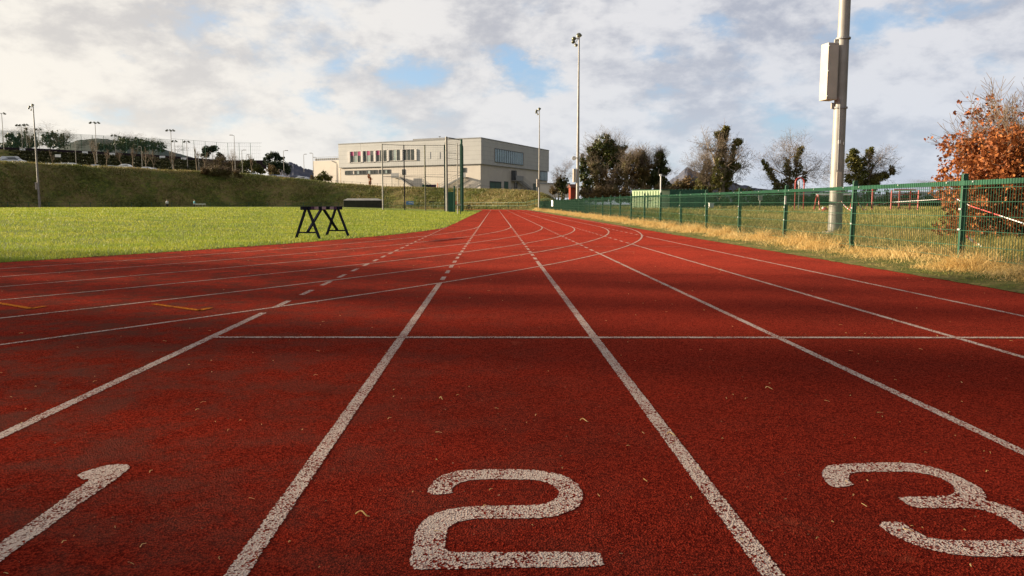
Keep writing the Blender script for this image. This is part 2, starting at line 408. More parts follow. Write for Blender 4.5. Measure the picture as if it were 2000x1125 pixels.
# terrain: one polar sheet out to the horizon
az = [R(a) for a in np.concatenate([np.arange(-180, -40, 4.0), np.arange(-40, 0, .4), np.arange(0, 4.0, .2), np.arange(4.0, 42, .25), np.arange(42, 180, 4.0)])]
rad = [0.6]
while rad[-1] < 60: rad.append(rad[-1]*1.05)
while rad[-1] < 330: rad.append(rad[-1]+2.0)
while rad[-1] < 6500: rad.append(rad[-1]*1.12)
V = [(0, 0, -.03)]
rngN = random.Random(3)
for r_ in rad:
    for a in az:
        x, y = math.sin(a)*r_, math.cos(a)*r_
        z = terr(x, y)
        if sdist(x, y) > 4 and r_ > 80: z += .09*math.sin(x*.35+y*.2)*math.sin(y*.41-x*.13)+rngN.uniform(-.07, .05)
        V.append((x, y, z))
n = len(az)
fs = [(0, 1+i, 1+(i+1) % n) for i in range(n)]
fs += [(1+j*n+i, 1+(j+1)*n+i, 1+(j+1)*n+(i+1) % n, 1+j*n+(i+1) % n) for j in range(len(rad)-1) for i in range(n)]
me = bpy.data.meshes.new('ground'); me.from_pydata(V, [], fs); me.materials.append(M['bank'])
bm = bmesh.new(); bm.from_mesh(me); bmesh.ops.recalc_face_normals(bm, faces=bm.faces)
bm.to_mesh(me); bm.free()
for p_ in me.polygons: p_.use_smooth = True
tag(link('ground', me), kind='structure')

# ------------------------------------------------------------------ track, infield, verge
def arc(Rr, a0, a1, n): return [(XC+Rr*math.cos(a0+(a1-a0)*i/n), math.sin(a0+(a1-a0)*i/n)*Rr) for i in range(n+1)]
def oval(Rr, n=120):             # closed loop, counterclockwise from the near right
    near = arc(Rr, -math.pi, 0, n); far = arc(Rr, 0, math.pi, n)
    return [(x, y+Y1) for x, y in near]+[(x, y+Y2) for x, y in far]
ro, ri = oval(RO), oval(RI)
mb = MB(); k = len(ro)
mb.add([(x, y, 0) for x, y in ro]+[(x, y, 0) for x, y in ri], [(i, (i+1) % k, k+(i+1) % k, k+i) for i in range(k)])
# the start chute, butted against the bend's outer edge
ch = [(XE, -40), (XE, Y1)]
edge = []
x = XE
cols = [XE-(XE-(-15.0))*i/90 for i in range(91)]
for a_, b_ in zip(cols, cols[1:]):
    def yo(xx): return Y1-math.sqrt(max(0, RO*RO-(xx-XC)**2))
    mb.add([(a_, yo(a_), 0), (b_, yo(b_), 0), (b_, -12, 0), (a_, -12, 0)], [(0, 1, 2, 3)])
track = mb.build('running_track', M['track']); tag(track, kind='structure')
# infield
ys = 0; rings = [0, .15, .5, 1, 2, 3.5, 5.5, 8, 11, 15, 20, 26, 32, 36]
V = []; k = None
def crown(d): return .004+.02*ss(d/.5)+.47*ss((d-1)/24)
for d in rings:
    o_ = oval(RI-d, 120); k = len(o_)
    for i, (x, y) in enumerate(o_):
        e_ = random.uniform(-.035, .035) if d < .1 else 0
        V.append((x+e_, y+e_*.5, crown(d)))
fs = [(j*k+i, j*k+(i+1) % k, (j+1)*k+(i+1) % k, (j+1)*k+i) for j in range(len(rings)-1) for i in range(k)]
fs.append(tuple(range((len(rings)-1)*k, len(rings)*k)))
mb = MB(); mb.add(V, fs); inf = mb.build('infield', M['infield'], smooth_=True); tag(inf, kind='structure')
def infield_z(X, Y): return crown(max(0, in_dist(X, Y)))
# verge by the fence
xs = [5.05, 5.12, 5.25, 5.45, 5.7, 6.0, 6.4, 6.9, 7.5, 8.3, 9.2]; yl = list(np.arange(1.0, 60, .22))+list(np.arange(60, 118, 1.0))
V = []; rv = random.Random(5)
for y in yl:
    for i, x in enumerate(xs):
        jx = rv.uniform(-.03, .03) if i < 2 else 0
        z = (0.006 if i == 0 else field(x, y)+.018)+(rv.uniform(-.008, .012) if i > 1 else 0)
        if i == len(xs)-1: z = field(x, y)-.05
        V.append((x+jx, y, z))
k = len(xs); fs = [(j*k+i, j*k+i+1, (j+1)*k+i+1, (j+1)*k+i) for j in range(len(yl)-1) for i in range(k-1)]
mb = MB(); mb.add(V, fs); tag(mb.build('verge', M['verge'], smooth_=True), kind='structure')

# painted markings: sheets a few mm above the track, parts of it
ZL = .0016
rj = random.Random(21)
def strip(pts, w, z=ZL):
    if len(pts) < 60:
        q = [Vector(pts[0])]
        for a, b_ in zip(pts, pts[1:]):
            a, b_ = Vector(a), Vector(b_); d = b_-a; l_ = d.length; s_ = 0
            while s_ < l_:
                s_ += max(.006, .0022*abs((a+d*min(1, s_/l_)).y)**1.3 if d.length else .01); q.append(a+d*min(1, s_/l_))
        pts = q; jit = .0028
    else: jit = .002
    mb = MB(); n = len(pts); V = []
    for i, p_ in enumerate(pts):
        a = Vector(pts[max(0, i-1)]); b_ = Vector(pts[min(n-1, i+1)]); d = (b_-a).normalized(); u = Vector((-d.y, d.x)); q = u*(w/2+rj.uniform(-jit, jit)); q2 = u*(w/2+rj.uniform(-jit, jit))
        V += [(p_[0]+q.x, p_[1]+q.y, z), (p_[0]-q2.x, p_[1]-q2.y, z)]
    mb.add(V, [(2*i, 2*i+1, 2*i+3, 2*i+2) for i in range(n-1)]); return mb
ratio = [-2.15, -.704, .752, 2.14, 3.48, 4.76]            # lines measured left of lane 1 rightwards
LX = [r_*EYE for r_ in ratio]
def yof(px, py): return ground(px, py).y
starts = [yof(515, 611), yof(862, 553), yof(1048, 510), yof(1170, 492), yof(1236, 477), yof(1262, 462)]
for i, X in enumerate(LX):
    strip([(X, .8), (X, starts[i])], .052 if i < 3 else .044, ZL+.0004*(i % 2)).build('lane_line', M['paint'], track)
    y = starts[i]+.34
    mb = MB()
    ln_, gap = .42, .44
    while y < Y1-.6:
        mb.add([(X-.026, y, ZL), (X+.026, y, ZL), (X+.026, y+ln_, ZL), (X-.026, y+ln_, ZL)], [(0, 1, 2, 3)]); y += ln_+gap
    if mb.v: mb.build('dashed_lane_line', M['paint'], track)
for i in range(1, 7):                                     # oval lines
    X = LX[i] if i < 6 else 4.86
    rr = RI+i*LW
    pts = []
    for j in range(0, 161):
        a = -R(78)+R(78)*j/160
        bl = ss(1+a/R(30)) if a > -R(30) else 0
        r2 = rr+((X-XC)-rr)*bl
        pts.append((XC+r2*math.cos(a), Y1+r2*math.sin(a)))
    pts += [(X, Y1+(Y2-Y1)*j/20) for j in range(1, 21)]
    r3 = X-XC
    pts += [(XC+r3*math.cos(R(180)*j/80), Y2+r3*math.sin(R(180)*j/80)) for j in range(1, 81)]
    strip(pts, .042, ZL+.0010).build('bend_line', M['paint'], track)
g0, g1 = ground(408, 659.5), ground(2060, 661)
strip([(g0.x, g0.y), (g1.x+.6, g1.y)], .052, ZL+.0020).build('start_line', M['paint'], track)
for (a, b_, y) in ((960, 1330, 482), (1000, 1240, 492)):
    g0, g1 = ground(a, y), ground(b_, y); strip([(g0.x, g0.y), (g1.x, g1.y)], .05, ZL+.0026).build('faded_line', M['faint'], track)
g0, g1 = ground(918, 427.8), ground(1040, 427.8); strip([(g0.x, g0.y), (g1.x, g1.y)], .12, ZL+.0026).build('faded_line', M['faint'], track)
def floor_poly(name, pts, m, z=ZL):
    gp = [ground(x, y, z) for x, y in pts]; q = []
    # round the polygon a little, then roughen its edge
    for _ in range(1):
        r2 = []
        for a, b_ in zip(gp, gp[1:]+gp[:1]):
            if (b_-a).length > .16: r2 += [a.lerp(b_, .04), a.lerp(b_, .96)]
            else: r2 += [a.lerp(b_, .25), a.lerp(b_, .75)]
        gp = r2
    for a, b_ in zip(gp, gp[1:]+gp[:1]):
        k_ = max(1, int((b_-a).length/.007))
        for i in range(k_): v_ = a.lerp(b_, i/k_); q.append((v_.x+rj.uniform(-.0028, .0028), v_.y+rj.uniform(-.0028, .0028), z))
    mb = MB(); mb.add(q, [tuple(range(len(q)))])
    o = mb.build(name, m, track); bm = bmesh.new(); bm.from_mesh(o.data); bmesh.ops.triangulate(bm, faces=bm.faces); bm.to_mesh(o.data); bm.free(); return o
def sc(pts, s, ox, oy): return [(x/s+ox, y/s+oy) for x, y in pts]
two = [(308,355),(320,300),(370,235),(460,187),(580,160),(760,151),(1000,150),(1200,158),(1370,185),(1480,227),(1552,290),(1582,370),(1560,430),(1500,485),(1400,520),(1290,543),(1100,551),(900,551),(740,551),(640,560),(560,580),(490,610),(472,640),(462,720),(445,825),(1720,825),(1736,880),(1752,942),(148,968),(200,780),(215,640),(290,555),(400,500),(520,468),(700,450),(900,447),(1100,447),(1250,440),(1330,412),(1385,370),(1375,315),(1320,270),(1230,241),(1080,232),(700,232),(600,250),(540,280),(515,310),(510,355)]
three = [(190,270),(200,235),(260,205),(400,192),(700,182),(900,185),(1050,205),(1200,245),(1350,310),(1480,375),(1545,430),(1552,470),(1540,498),(1600,508),(1720,540),(1868,600),(1990,670),(2080,750),(2110,840),(2070,905),(1990,940),(1868,955),(1600,965),(1400,960),(1200,930),(1000,880),(850,820),(720,750),(640,680),(850,672),(900,710),(1000,770),(1100,815),(1250,828),(1600,830),(1800,822),(1895,805),(1900,785),(1868,755),(1740,660),(1600,600),(1500,570),(1400,560),(1100,560),(940,555),(870,510),(820,475),(870,468),(1200,462),(1280,445),(1302,415),(1270,365),(1180,310),(1050,275),(900,258),(700,258),(460,262),(405,295),(420,345),(465,372),(380,385),(290,392),(240,360),(205,315)]
one = [(850,417),(720,410),(600,440),(485,477),(515,510),(590,503),(500,560),(350,670),(200,780),(0,910),(-246,1082),(-63,1082),(0,1035),(150,920),(330,800),(480,680),(620,590),(760,490)]
tag(floor_poly('lane_number', sc(one, 3.26, 0, 780), M['paint']), 'white worn figure 1 painted in the left lane')
tag(floor_poly('lane_number', sc(two, 4.1667, 760, 880), M['paint']), 'white worn figure 2 painted in the middle lane')
tag(floor_poly('lane_number', sc(three, 4.245, 1560, 860), M['paint']), 'white worn figure 3 painted in the right lane')
for pts in ([(0, 637), (205, 678), (290, 662)], [(1000, 648), (1300, 690), (1370, 673)]):
    gp = [ground(x/3.333, y/3.333+400) for x, y in pts]
    if pts[0][0] == 0: gp[0] = ground(-30, 588)
    strip([(g.x, g.y) for g in gp], .055, ZL+.0030).build('orange_lane_mark', M['orange'], track)

# ------------------------------------------------------------------ grass: blades
rs = np.random.RandomState(11)
def blades(name, P, H, Wd, lean, m, label, cat, segs=2):
    n = len(P); ang = rs.uniform(0, 2*np.pi, n); la = rs.uniform(0, 2*np.pi, n); ll = rs.uniform(.2, 1, n)*lean
    wx, wy = np.cos(ang)*Wd/2, np.sin(ang)*Wd/2
    V = []; nl = segs+1
    out = np.zeros((n, nl*2-1, 3), np.float32)
    for j in range(nl):
        t_ = j/segs
        c = np.stack([P[:, 0]+np.cos(la)*ll*H*t_**1.8, P[:, 1]+np.sin(la)*ll*H*t_**1.8, P[:, 2]+H*(t_-.25*ll*t_*t_)], 1)
        if j < segs:
            wd = (1-.5*t_)
            out[:, 2*j, :] = c; out[:, 2*j+1, :] = c
            out[:, 2*j, 0] -= wx*wd; out[:, 2*j, 1] -= wy*wd; out[:, 2*j+1, 0] += wx*wd; out[:, 2*j+1, 1] += wy*wd
        else: out[:, 2*j, :] = c
    kk = nl*2-1; base = np.arange(n)[:, None]*kk; tri = []
    for j in range(segs-1): tri += [(2*j, 2*j+1, 2*j+3), (2*j, 2*j+3, 2*j+2)]
    tri.append((2*segs-2, 2*segs-1, 2*segs))
    Fc = np.concatenate([base+np.array(q)[None, :] for q in tri])
    o = fastmesh(name, out.reshape(-1, 3), Fc, m); tag(o, label, cat, kind='stuff'); return o
# infield grass: density falls with distance
pts = []
while len(pts) < 110000:
    a = rs.uniform(-.74, .06); D = 10*math.exp(rs.uniform(0, 1)**1.25*math.log(9.0)); x = a*D
    d = in_dist(x, D)
    if d < -.06*rs.rand(): continue
    g = math.sin(x*2.1+math.sin(D*.8)*2)*math.sin(D*1.7+x*.9)
    if rs.rand() < .30+.35*g: continue
    pts.append((x, D, infield_z(x, D)-.01))
P = np.array(pts); Dd = P[:, 1]
blades('grass', P, rs.uniform(.035, .065, len(P))*(1+Dd/90), .010*(Dd/10)**.9, .9, M['blade'], 'short bright green infield grass', 'grass', 1)
# straw at the fence foot
pts = []
while len(pts) < 52000:
    y = 4.5*math.exp(rs.rand()*math.log(25)); cx = 5.86+.12*math.sin(y*1.3)+.08*math.sin(y*3.1)
    x = rs.normal(cx-.02, .24)
    if x < 5.36: continue
    if rs.rand() < .30+.45*math.sin(y*3.3+math.sin(y*.9)*2+x*3): continue
    pts.append((x, y, field(x, y)))
P = np.array(pts); y_ = P[:, 1]
Hh = rs.uniform(.06, .36, len(P))*(.78+.42*np.sin(y_*2.9+np.sin(y_*.7)*3+P[:, 0]*2))*rs.uniform(.6, 1.1, len(P))*np.exp(-((P[:, 0]-5.9)/.50)**2)
blades('straw_grass', P, Hh, .0050*(y_/8)**.8, 1.5, M['straw'], 'dry yellow straw grass along the foot of the green fence', 'dry grass', 3)
# rough field grass behind the fence and on the verge
pts = []
while len(pts) < 120000:
    y = 5*math.exp(rs.rand()**.85*math.log(14)); x = 5.15+rs.rand()*min(40, y*.80+1.5-5.15 if y > 9 else 4)
    pts.append((x, y, field(x, y)))
P = np.array(pts); y_ = P[:, 1]
Hh = rs.uniform(.04, .12, len(P))*np.where(P[:, 0] > 6.2, 1.5, .42)*(1+y_/70)
blades('field_grass', P, Hh, .009*(y_/8)**.9, 1.2, M['fieldblade'], 'rough green and tan grass of the field beyond the fence', 'grass', 1)
# tufts on the bank round the far bend
pts = []
while len(pts) < 90000:
    a = rs.uniform(-.72, .10); Y = rs.uniform(95, 205); x = a*Y; sd = sdist(x, Y)
    if sd < 3.5 or sd > 34: continue
    if rs.rand() < .5+.5*math.sin(x*.5+math.sin(Y*.35)*2)*math.sin(Y*.6): continue
    pts.append((x, Y, terr(x, Y)-.05))
P = np.array(pts)
blades('bank_grass', P, rs.uniform(.15, .60, len(P)), rs.uniform(.10, .26, len(P)), 1.3, M['bankblade'], 'rough tufted grass covering the bank behind the far bend', 'grass', 1)
# little bits of straw and grit lying on the track
pts = []; 
mb = MB(); rr_ = random.Random(12)
for i in range(280):
    y = 1.6*math.exp(rr_.random()*math.log(16)); x = rr_.uniform(-1, 1)*.72*y
    if x > 5 or sdist(x, y) < -9 or in_dist(x, y) > 0: continue
    l_, a = rr_.uniform(.003, .011)*(1+y*.05), rr_.uniform(0, 3.14); w_ = rr_.uniform(.0008, .0018)*(1+y*.12)
    if rr_.random() < .35: l_ = w_*1.5
    dx, dy = math.cos(a)*l_, math.sin(a)*l_; bx = rr_.uniform(-.3, .3)*l_
    p0 = Vector((x-dx, y-dy, .007)); p1 = Vector((x-dy*.3, y+dx*.3, .010)); p2 = Vector((x+dx, y+dy, .008))
    mb.beam(p0, p1, w_, w_*.6); mb.beam(p1, p2, w_, w_*.6)
for (px_, py_, l_) in ((710, 1006, .04), (1310, 850, .03), (1140, 823, .03), (862, 780, .015), (1500, 760, .03)):
    g = ground(px_, py_); pr = Vector((g.x-l_/2, g.y-.01, .008))
    for j in range(6):
        q = Vector((g.x-l_/2+l_*(j+1)/6, g.y-.01+.012*math.sin((j+1)*.9), .008+.004*math.sin((j+1)*.7))); mb.beam(pr, q, .003, .002); pr = q
tag(mb.build('straw_litter', M['straw']), 'bits of straw and grit scattered on the red track', 'litter', kind='stuff')

# ------------------------------------------------------------------ fence
FX, SP, FD = 6.0, 3.0, 9.75-3.0*2
NP = 34
fence = empty('mesh_fence', (FX, FD, field(FX, FD)))
tag(fence, 'long low green welded mesh fence with a solid top rail beside the track', 'fence')
def child(mb, name, m, parent, loc=None, **k):       # parts built in world coordinates, parented to an unrotated empty
    o = mb.build(name, m, parent, **k)
    if loc is None: o.location = -Vector(parent.location)
    else: o.location = Vector(loc)-Vector(parent.location)
    return o
def ftop(y): return 1.15+.10*ss((y-10)/40)+.06*ss((y-50)/50)
post_me = None
mbp = MB().box((0, 0, -.56), (.06, .05, 1.26)).box((-.034, 0, -.45), (.012, .045, 1.02))
panel = MB()
for i in range(59): panel.box((0, .05+i*.0492, -.50), (.005, .0050, .96))
for z in (-.10, -.27, -.45, -.63, -.82, -.97):
    panel.box((-.008, SP/2, z), (.005, SP-.02, .0065))
rail = MB().box((-.012, SP/2, -.032), (.022, SP-.004, .060)).box((.012, SP/2, -.004), (.030, SP-.004, .006))
rib = 0
for i in range(59): rail.box((-.026, .05+i*.0492, -.034), (.006, .006, .064))
p0 = child(mbp, 'fence_post', M['green'], fence, (FX, FD, ftop(FD)+.02), bevel=.004)
pa0 = child(panel, 'mesh_panel', M['green'], fence, (FX-.035, FD, ftop(FD)))
ra0 = child(rail, 'top_rail', M['green'], fence, (FX-.035, FD, ftop(FD)))
def small(proto, n_, offs, dx):
    first = True
    for i in range(n_):
        y = FD+i*SP
        for (oy, oz) in offs:
            o = proto if first else proto.copy()
            if not first: COL.objects.link(o); o.parent = fence
            first = False; o.location = Vector((FX+dx, y+oy, ftop(y)+oz))-Vector(fence.location)
bo0 = child(MB().tube((0, 0, 0), (-.010, 0, 0), .010, n=8), 'rail_bolt', M['bolt'], fence, (0, 0, 0))
small(bo0, 10, ((.28, -.02), (SP-.28, -.02), (SP/2, -.02)), -.069)
cl0 = child(MB().box((0, 0, 0), (.010, .05, .022)), 'post_clip', M['bolt'], fence, (0, 0, 0))
small(cl0, 8, ((0, -.03), (0, -.36), (0, -.62)), -.046)
for i in range(1, NP):
    y = FD+i*SP
    for o, dz, dx in ((p0, .02, 0), (pa0, 0, -.035), (ra0, 0, -.035)):
        if o is not p0 and i == NP-1: continue
        c = o.copy(); COL.objects.link(c); c.parent = fence
        c.location = Vector((FX+dx, y, ftop(y)+dz))-Vector(fence.location)
        if o is p0: c.rotation_euler = (random.uniform(-.012, .012), random.uniform(-.02, .02), 0)
        else:
            c.rotation_euler = (math.atan((ftop(y+SP)-ftop(y))/SP), 0, 0)
# the stickers
p_ = at(1536, 391, FD+SP*4-.02)
o = MB().box((0, 0, 0), (.03, .012, .17)).build('paper_sticker', M['white']); o.location = (FX-.045, FD+SP*4-.045, p_.z)
tag(o, 'white torn paper stuck on a green fence post left of the near mast', 'sticker')
w = at(1079, 397, 79)
o = MB().box((0, 0, 0), (.42, .03, .62)).box((0, -.02, .26), (.46, .02, .05)).build('white_sign', M['white']); o.location = (FX-.09, 79, w.z)
o.rotation_euler = (0, 0, -1.25)
tag(o, 'small white notice fixed to the far green fence', 'sign')

# ------------------------------------------------------------------ tall masts
def bowl(mb, c, r_, mtx):
    mb.lathe(c, [(r_*.25, -r_*.9), (r_*.55, -r_*.75), (r_*.85, -r_*.35), (r_, 0), (r_, r_*.12), (r_*.9, r_*.14)], 14, mtx)
def D_near(y): return y < 20
def tall_mast(X, Y, zb, ztop, r_, cab_z, label, heads=True, cab_h=1.14, sc_=1.0, lowheads=False, faces=1):
    t = empty('floodlight_mast', (X, Y, zb)); tag(t, label, 'floodlight mast', 'floodlight masts round the track')
    h = ztop-zb
    mb = MB()
    for j in range(8):
        mb.tube((0, 0, -.3+(h+.3)*j/8), (0, 0, -.3+(h+.3)*(j+1)/8), r_*(1-.62*j/8), r_*(1-.62*(j+1)/8), 28, cap=False)
    mb.build('pole', M['galv'], t, smooth_=True)
    if D_near(Y):
        MB().box((-.02, -r_-.002, 1.05), (.10, .02, .42)).build('hatch_door', M['cabinet'], t, bevel=.004)
        MB().tube((0, 0, -.05), (0, 0, .035), r_*1.75, r_*1.75, 20).build('base_flange', M['galv'], t)
        bm_ = MB()
        for zz_ in (cab_z-zb-.16, cab_z-zb+cab_h+.10, 9.2): bm_.tube((0, 0, zz_), (0, 0, zz_+.035), r_*1.0+.006, r_*1.0+.006, 20)
        bm_.build('strap_band', M['fascia'], t)
        MB().tube((-.06, -r_*.92, cab_z-zb+.02), (-.05, -r_*.98, 1.3), .011, n=6).build('cable_conduit', M['fascia'], t)
    if cab_h:
        cz = cab_z-zb; w_, d_ = .24, .26
        cab = MB().box((-(r_+.15), -.06, cz+cab_h/2), (w_, d_, cab_h), rz=R(10)).build('control_cabinet', M['cabinet'], t, bevel=.008)
        cw, sw_ = math.cos(R(10)), math.sin(R(10)); cl_ = (-(r_+.15), -.06)
        seam = MB()
        for (ax, bx, az_, bz) in ((-.105, .105, .03, .034), (-.105, .105, cab_h-.034, cab_h-.03), (-.105, -.101, .03, cab_h-.03), (.101, .105, .03, cab_h-.03)):
            mx = (ax+bx)/2; seam.box((cl_[0]+mx*cw+(d_/2+.001)*sw_, cl_[1]+mx*sw_-(d_/2+.001)*cw, cz+(az_+bz)/2), (bx-ax, .004, bz-az_), rz=R(10))
        seam.build('door_seam', M['fascia'], cab)
        MB().box((-(r_+.02), .0, cz-.10), (.06, .05, .12)).box((-(r_+.02), .0, cz+cab_h+.05), (.04, .05, .10)).build('cabinet_bracket', M['galv'], t)
        bl = MB()
        for zz_ in (.06, .5, .94):
            ca, sa = math.cos(R(10)), math.sin(R(10))
            lx, ly = -.105, -.135
            bl.lathe((-(r_+.15)+lx*ca-ly*sa, -.06+lx*sa+ly*ca, cz+cab_h*zz_), [(.012, -.012), (.018, 0), (.012, .012)], 8)
        bl.build('cabinet_lock', M['bolt'], cab)
    if heads:
        hb = MB().tube((0, 0, h-.15), (-.45, -.15, h-.25), .035).tube((-.1, 0, h-.15), (-.4, -.2, h-.75), .03)
        hb.build('head_bracket', M['galv'], t)
        for k_, (dx, dy, dz, r2) in enumerate(((-.02, -.1, .02, .27), (-.46, -.22, -.24, .20), (-.52, -.35, -.52, .17), (-.26, -.2, -.78, .16))):
            mm = Matrix.Rotation(R((-15, -35, -50, -20)[k_]), 3, 'Y') @ Matrix.Rotation(R((200, 235, 245, 195)[k_]), 3, 'X') if k_ else Matrix.Rotation(R(-12), 3, 'Y') @ Matrix.Rotation(R(195), 3, 'X')
            b2 = MB(); bowl(b2, (dx, dy, h+dz), r2, mm); hd = b2.build('lamp_head', M['lamp'], t, smooth_=True)
            b3 = MB(); b3.lathe(Vector((dx, dy, h+dz))+mm @ Vector((0, 0, r2*.16)), [(r2*.86, -.01), (r2*.7, .05), (r2*.3, .09), (.01, .1)], 14, mm); b3.build('lens', M['lens'], hd, smooth_=True)
    if lowheads:
        zl = (at(1121, 308, Y).z)-zb
        MB().tube((-.38, -.1, zl-.1), (.38, -.1, zl+.12), .035).build('speaker_bracket', M['galv'], t)
        for dx, dz in ((-.36, -.05), (.36, .18)):
            mm = Matrix.Rotation(R(-35 if dx < 0 else 30), 3, 'Y') @ Matrix.Rotation(R(100), 3, 'X')
            b2 = MB(); bowl(b2, (dx, -.2, zl+dz), .19, mm); b2.build('horn_speaker', M['lens'] if dx < 0 else M['galv'], t, smooth_=True)
    return t
D1, D2, D3 = 16.0, 67.0, 120.0
MT = at(1128, 64, D2).z-.3
x1 = at(1631, 430, D1).x
t1 = tall_mast(x1, D1, field(x1, D1), 15.9, .138, at(1631, 197, D1).z, 'thick grey steel mast with a tall cabinet, nearest behind the green fence', cab_h=1.13)
sticks = MB().box((-.04, -.128, at(1631, 278, D1).z-t1.location.z), (.05, .012, .07)).box((.045, -.128, at(1631, 281, D1).z-t1.location.z), (.012, .014, .06))
sticks.build('sticker', M['white'], t1)
x2 = at(1128, 400, D2).x
tall_mast(x2, D2, .3, MT, .15, at(1125, 356, D2).z, 'slim grey mast with dark round lamps on top beside the dark ivy tree', cab_h=1.15, lowheads=True)
x3 = at(1053, 392, D3).x
tall_mast(x3, D3, .3, at(1053, 211, D3).z-.2, .14, at(1053, 365, D3).z, 'thin grey mast standing before the right corner of the sports hall', cab_h=1.2)
x4 = at(76, 380, 135).x
tall_mast(x4, 135, terr(x4, 135)-.3, at(70, 206, 135).z, .2, at(76, 370, 135).z, 'grey mast standing on the grass bank at the far left', cab_h=1.2)

# ------------------------------------------------------------------ trestles
def trestle(label, loc, rz, hl):
    t = empty('trestle', loc, rz); tag(t, label, 'trestle', 'trestles by the inner track edge')
    L_ = hl*2*1.33
    bar = MB().box((0, 0, .735), (L_, .07, .085)).build('top_bar', M['black'], t, bevel=.006)
    for f in (-.18, .01, .21): MB().box((L_*f, 0, .737), (L_*.10, .076, .07)).build('pale_band', M['dstain'], bar)
    for f in (-.27, .30): MB().box((L_*f, 0, .737), (L_*.08, .075, .075)).build('purple_band', M['purple'], bar)
    for sx_ in (-1, 1):
        xt = sx_*hl
        for sy in (-1, 1): MB().beam((xt, sy*.02, .75), (xt, sy*.32, 0), .05, .05).build('leg', M['black'], t)
        MB().beam((xt, -.245, .15), (xt, .245, .15), .03, .035).build('crossbar', M['black'], t)
        MB().beam((sx_*.06, 0, .71), (xt, 0, .16), .05, .05).build('brace', M['black'], t)
    return t
ga, gb = ground(601, 466.5, .02), ground(659, 459.5, .05)
mid_ = (ga+gb)/2; trestle('blue-black trestle with pale bands on its bar, on the grass edge at left', (mid_.x, mid_.y, infield_z(mid_.x, mid_.y)), math.atan2(gb.y-ga.y, gb.x-ga.x), (gb-ga).length/2)
g = ground(916, 413.5, .0)
trestle('small distant dark trestle on the grass tip beside the throwing cage', (g.x, g.y, infield_z(g.x, g.y)), R(84), .8)

# ------------------------------------------------------------------ throwing cage
cage = empty('throwing_cage', (at(860, 400, 88).x, 88, .05)); tag(cage, 'tall green netted throwing cage with steel posts on the infield', 'cage')
def cpost(px, pyt, D, r_, m, name='post'):
    x = at(px, 400, D).x; zt = at(px, pyt, D).z; z0 = infield_z(x, D)
    child(MB().tube((x, D, z0-.1), (x, D, zt), r_, r_*.9, 12), name, m, cage); return (x, D, z0, zt)
A = [cpost(748, 281, 97, .09, M['galv']), cpost(790.5, 283, 97, .07, M['black']), cpost(831, 283, 97, .09, M['lamp']), cpost(869, 283, 97, .08, M['black'])]
B = [cpost(873, 267, 88, .14, M['galv']), cpost(902, 272, 90, .15, M['darkgreen'])]
C_ = [cpost(894, 280, 68, .05, M['galv']), cpost(899.5, 281, 68, .04, M['darkgreen'])]
# top cables and mid cable
mb = MB()
def ln(a, b_, za, zb_, r_=.03): mb.tube((a[0], a[1], za), (b_[0], b_[1], zb_), r_, n=5)
for a, b_ in zip(A, A[1:]): ln(a, b_, a[3]-.05, b_[3]-.05); ln(a, b_, at(800, 345, 97).z, at(800, 346, 97).z, .025)
ln(A[3], B[0], A[3][3]-.1, B[0][3]-.1, .02); ln(B[0], B[1], B[0][3]-.1, B[1][3]-.1, .045); ln(A[0], B[0], at(800, 345, 97).z, at(872, 340, 88).z, .012)
for py_ in (281, 298, 309, 334, 341): 
    z = at(885, py_, 88).z; mb.tube((B[0][0], 88, z), (B[1][0], 90, z-.05), .018, n=5)
child(mb, 'cable', M['black'], cage)
def net(a, b_, z0, z1a, z1b, step, th, m, name='net'):
    mb = MB(); d = Vector((b_[0]-a[0], b_[1]-a[1], 0)); n = max(2, int(d.length/step))
    for i in range(n+1):
        q = Vector((a[0], a[1], 0))+d*i/n; zt = z1a+(z1b-z1a)*i/n
        mb.beam((q.x, q.y, z0), (q.x, q.y, zt), th, th)
    k_ = int((min(z1a, z1b)-z0)/step)
    for j in range(k_):
        z = z0+j*step; mb.beam((a[0], a[1], z), (b_[0], b_[1], z), th, th)
    child(mb, name, m, cage)
for a, b_ in zip(A, A[1:]): net(a, b_, .4, a[3], b_[3], .22, .006, M['cagegreen'])
net(A[3], B[0], .3, A[3][3], B[0][3], .22, .006, M['cagegreen'])
net(B[0], B[1], .2, B[0][3], B[1][3], .2, .010, M['cagegreen'])
E = (at(905, 400, 96).x, 96)
net(B[1], (at(905.5, 400, 97).x, 97), .1, B[1][3], B[1][3]-.4, .2, .030, M['cagegreen'])
# lower green boards
mb = MB()
xa, xb = at(876, 400, 84).x, at(887, 400, 84).x
for i in range(7):
    x = xa+(xb-xa)*i/6; mb.box((x, 84-i*.15, at(880, 375, 84).z/2), (.10, .05, at(880, 375, 84).z))
mb.box(((xa+xb)/2, 84.1, at(880, 376, 84).z-.1), (xb-xa, .04, .06)).box(((xa+xb)/2, 84.1, 1.0), (xb-xa, .04, .06))
child(mb, 'gate_bars', M['darkgreen'], cage)
x = at(887.5, 400, 83).x
child(MB().box((x, 83, at(887, 363, 83).z/2), (.18, .12, at(887, 363, 83).z)), 'padded_post', M['darkgreen'], cage, bevel=.02)
xg = (C_[0][0]+C_[1][0])/2
child(MB().box((xg, 67.9, at(895, 400, 68).z), (.36, .10, .16)), 'post_plate', M['galv'], cage)
child(MB().box((C_[0][0]-.15, 68.1, at(891, 396, 68).z), (.10, .05, .32)), 'warning_flag', M['red'], cage)

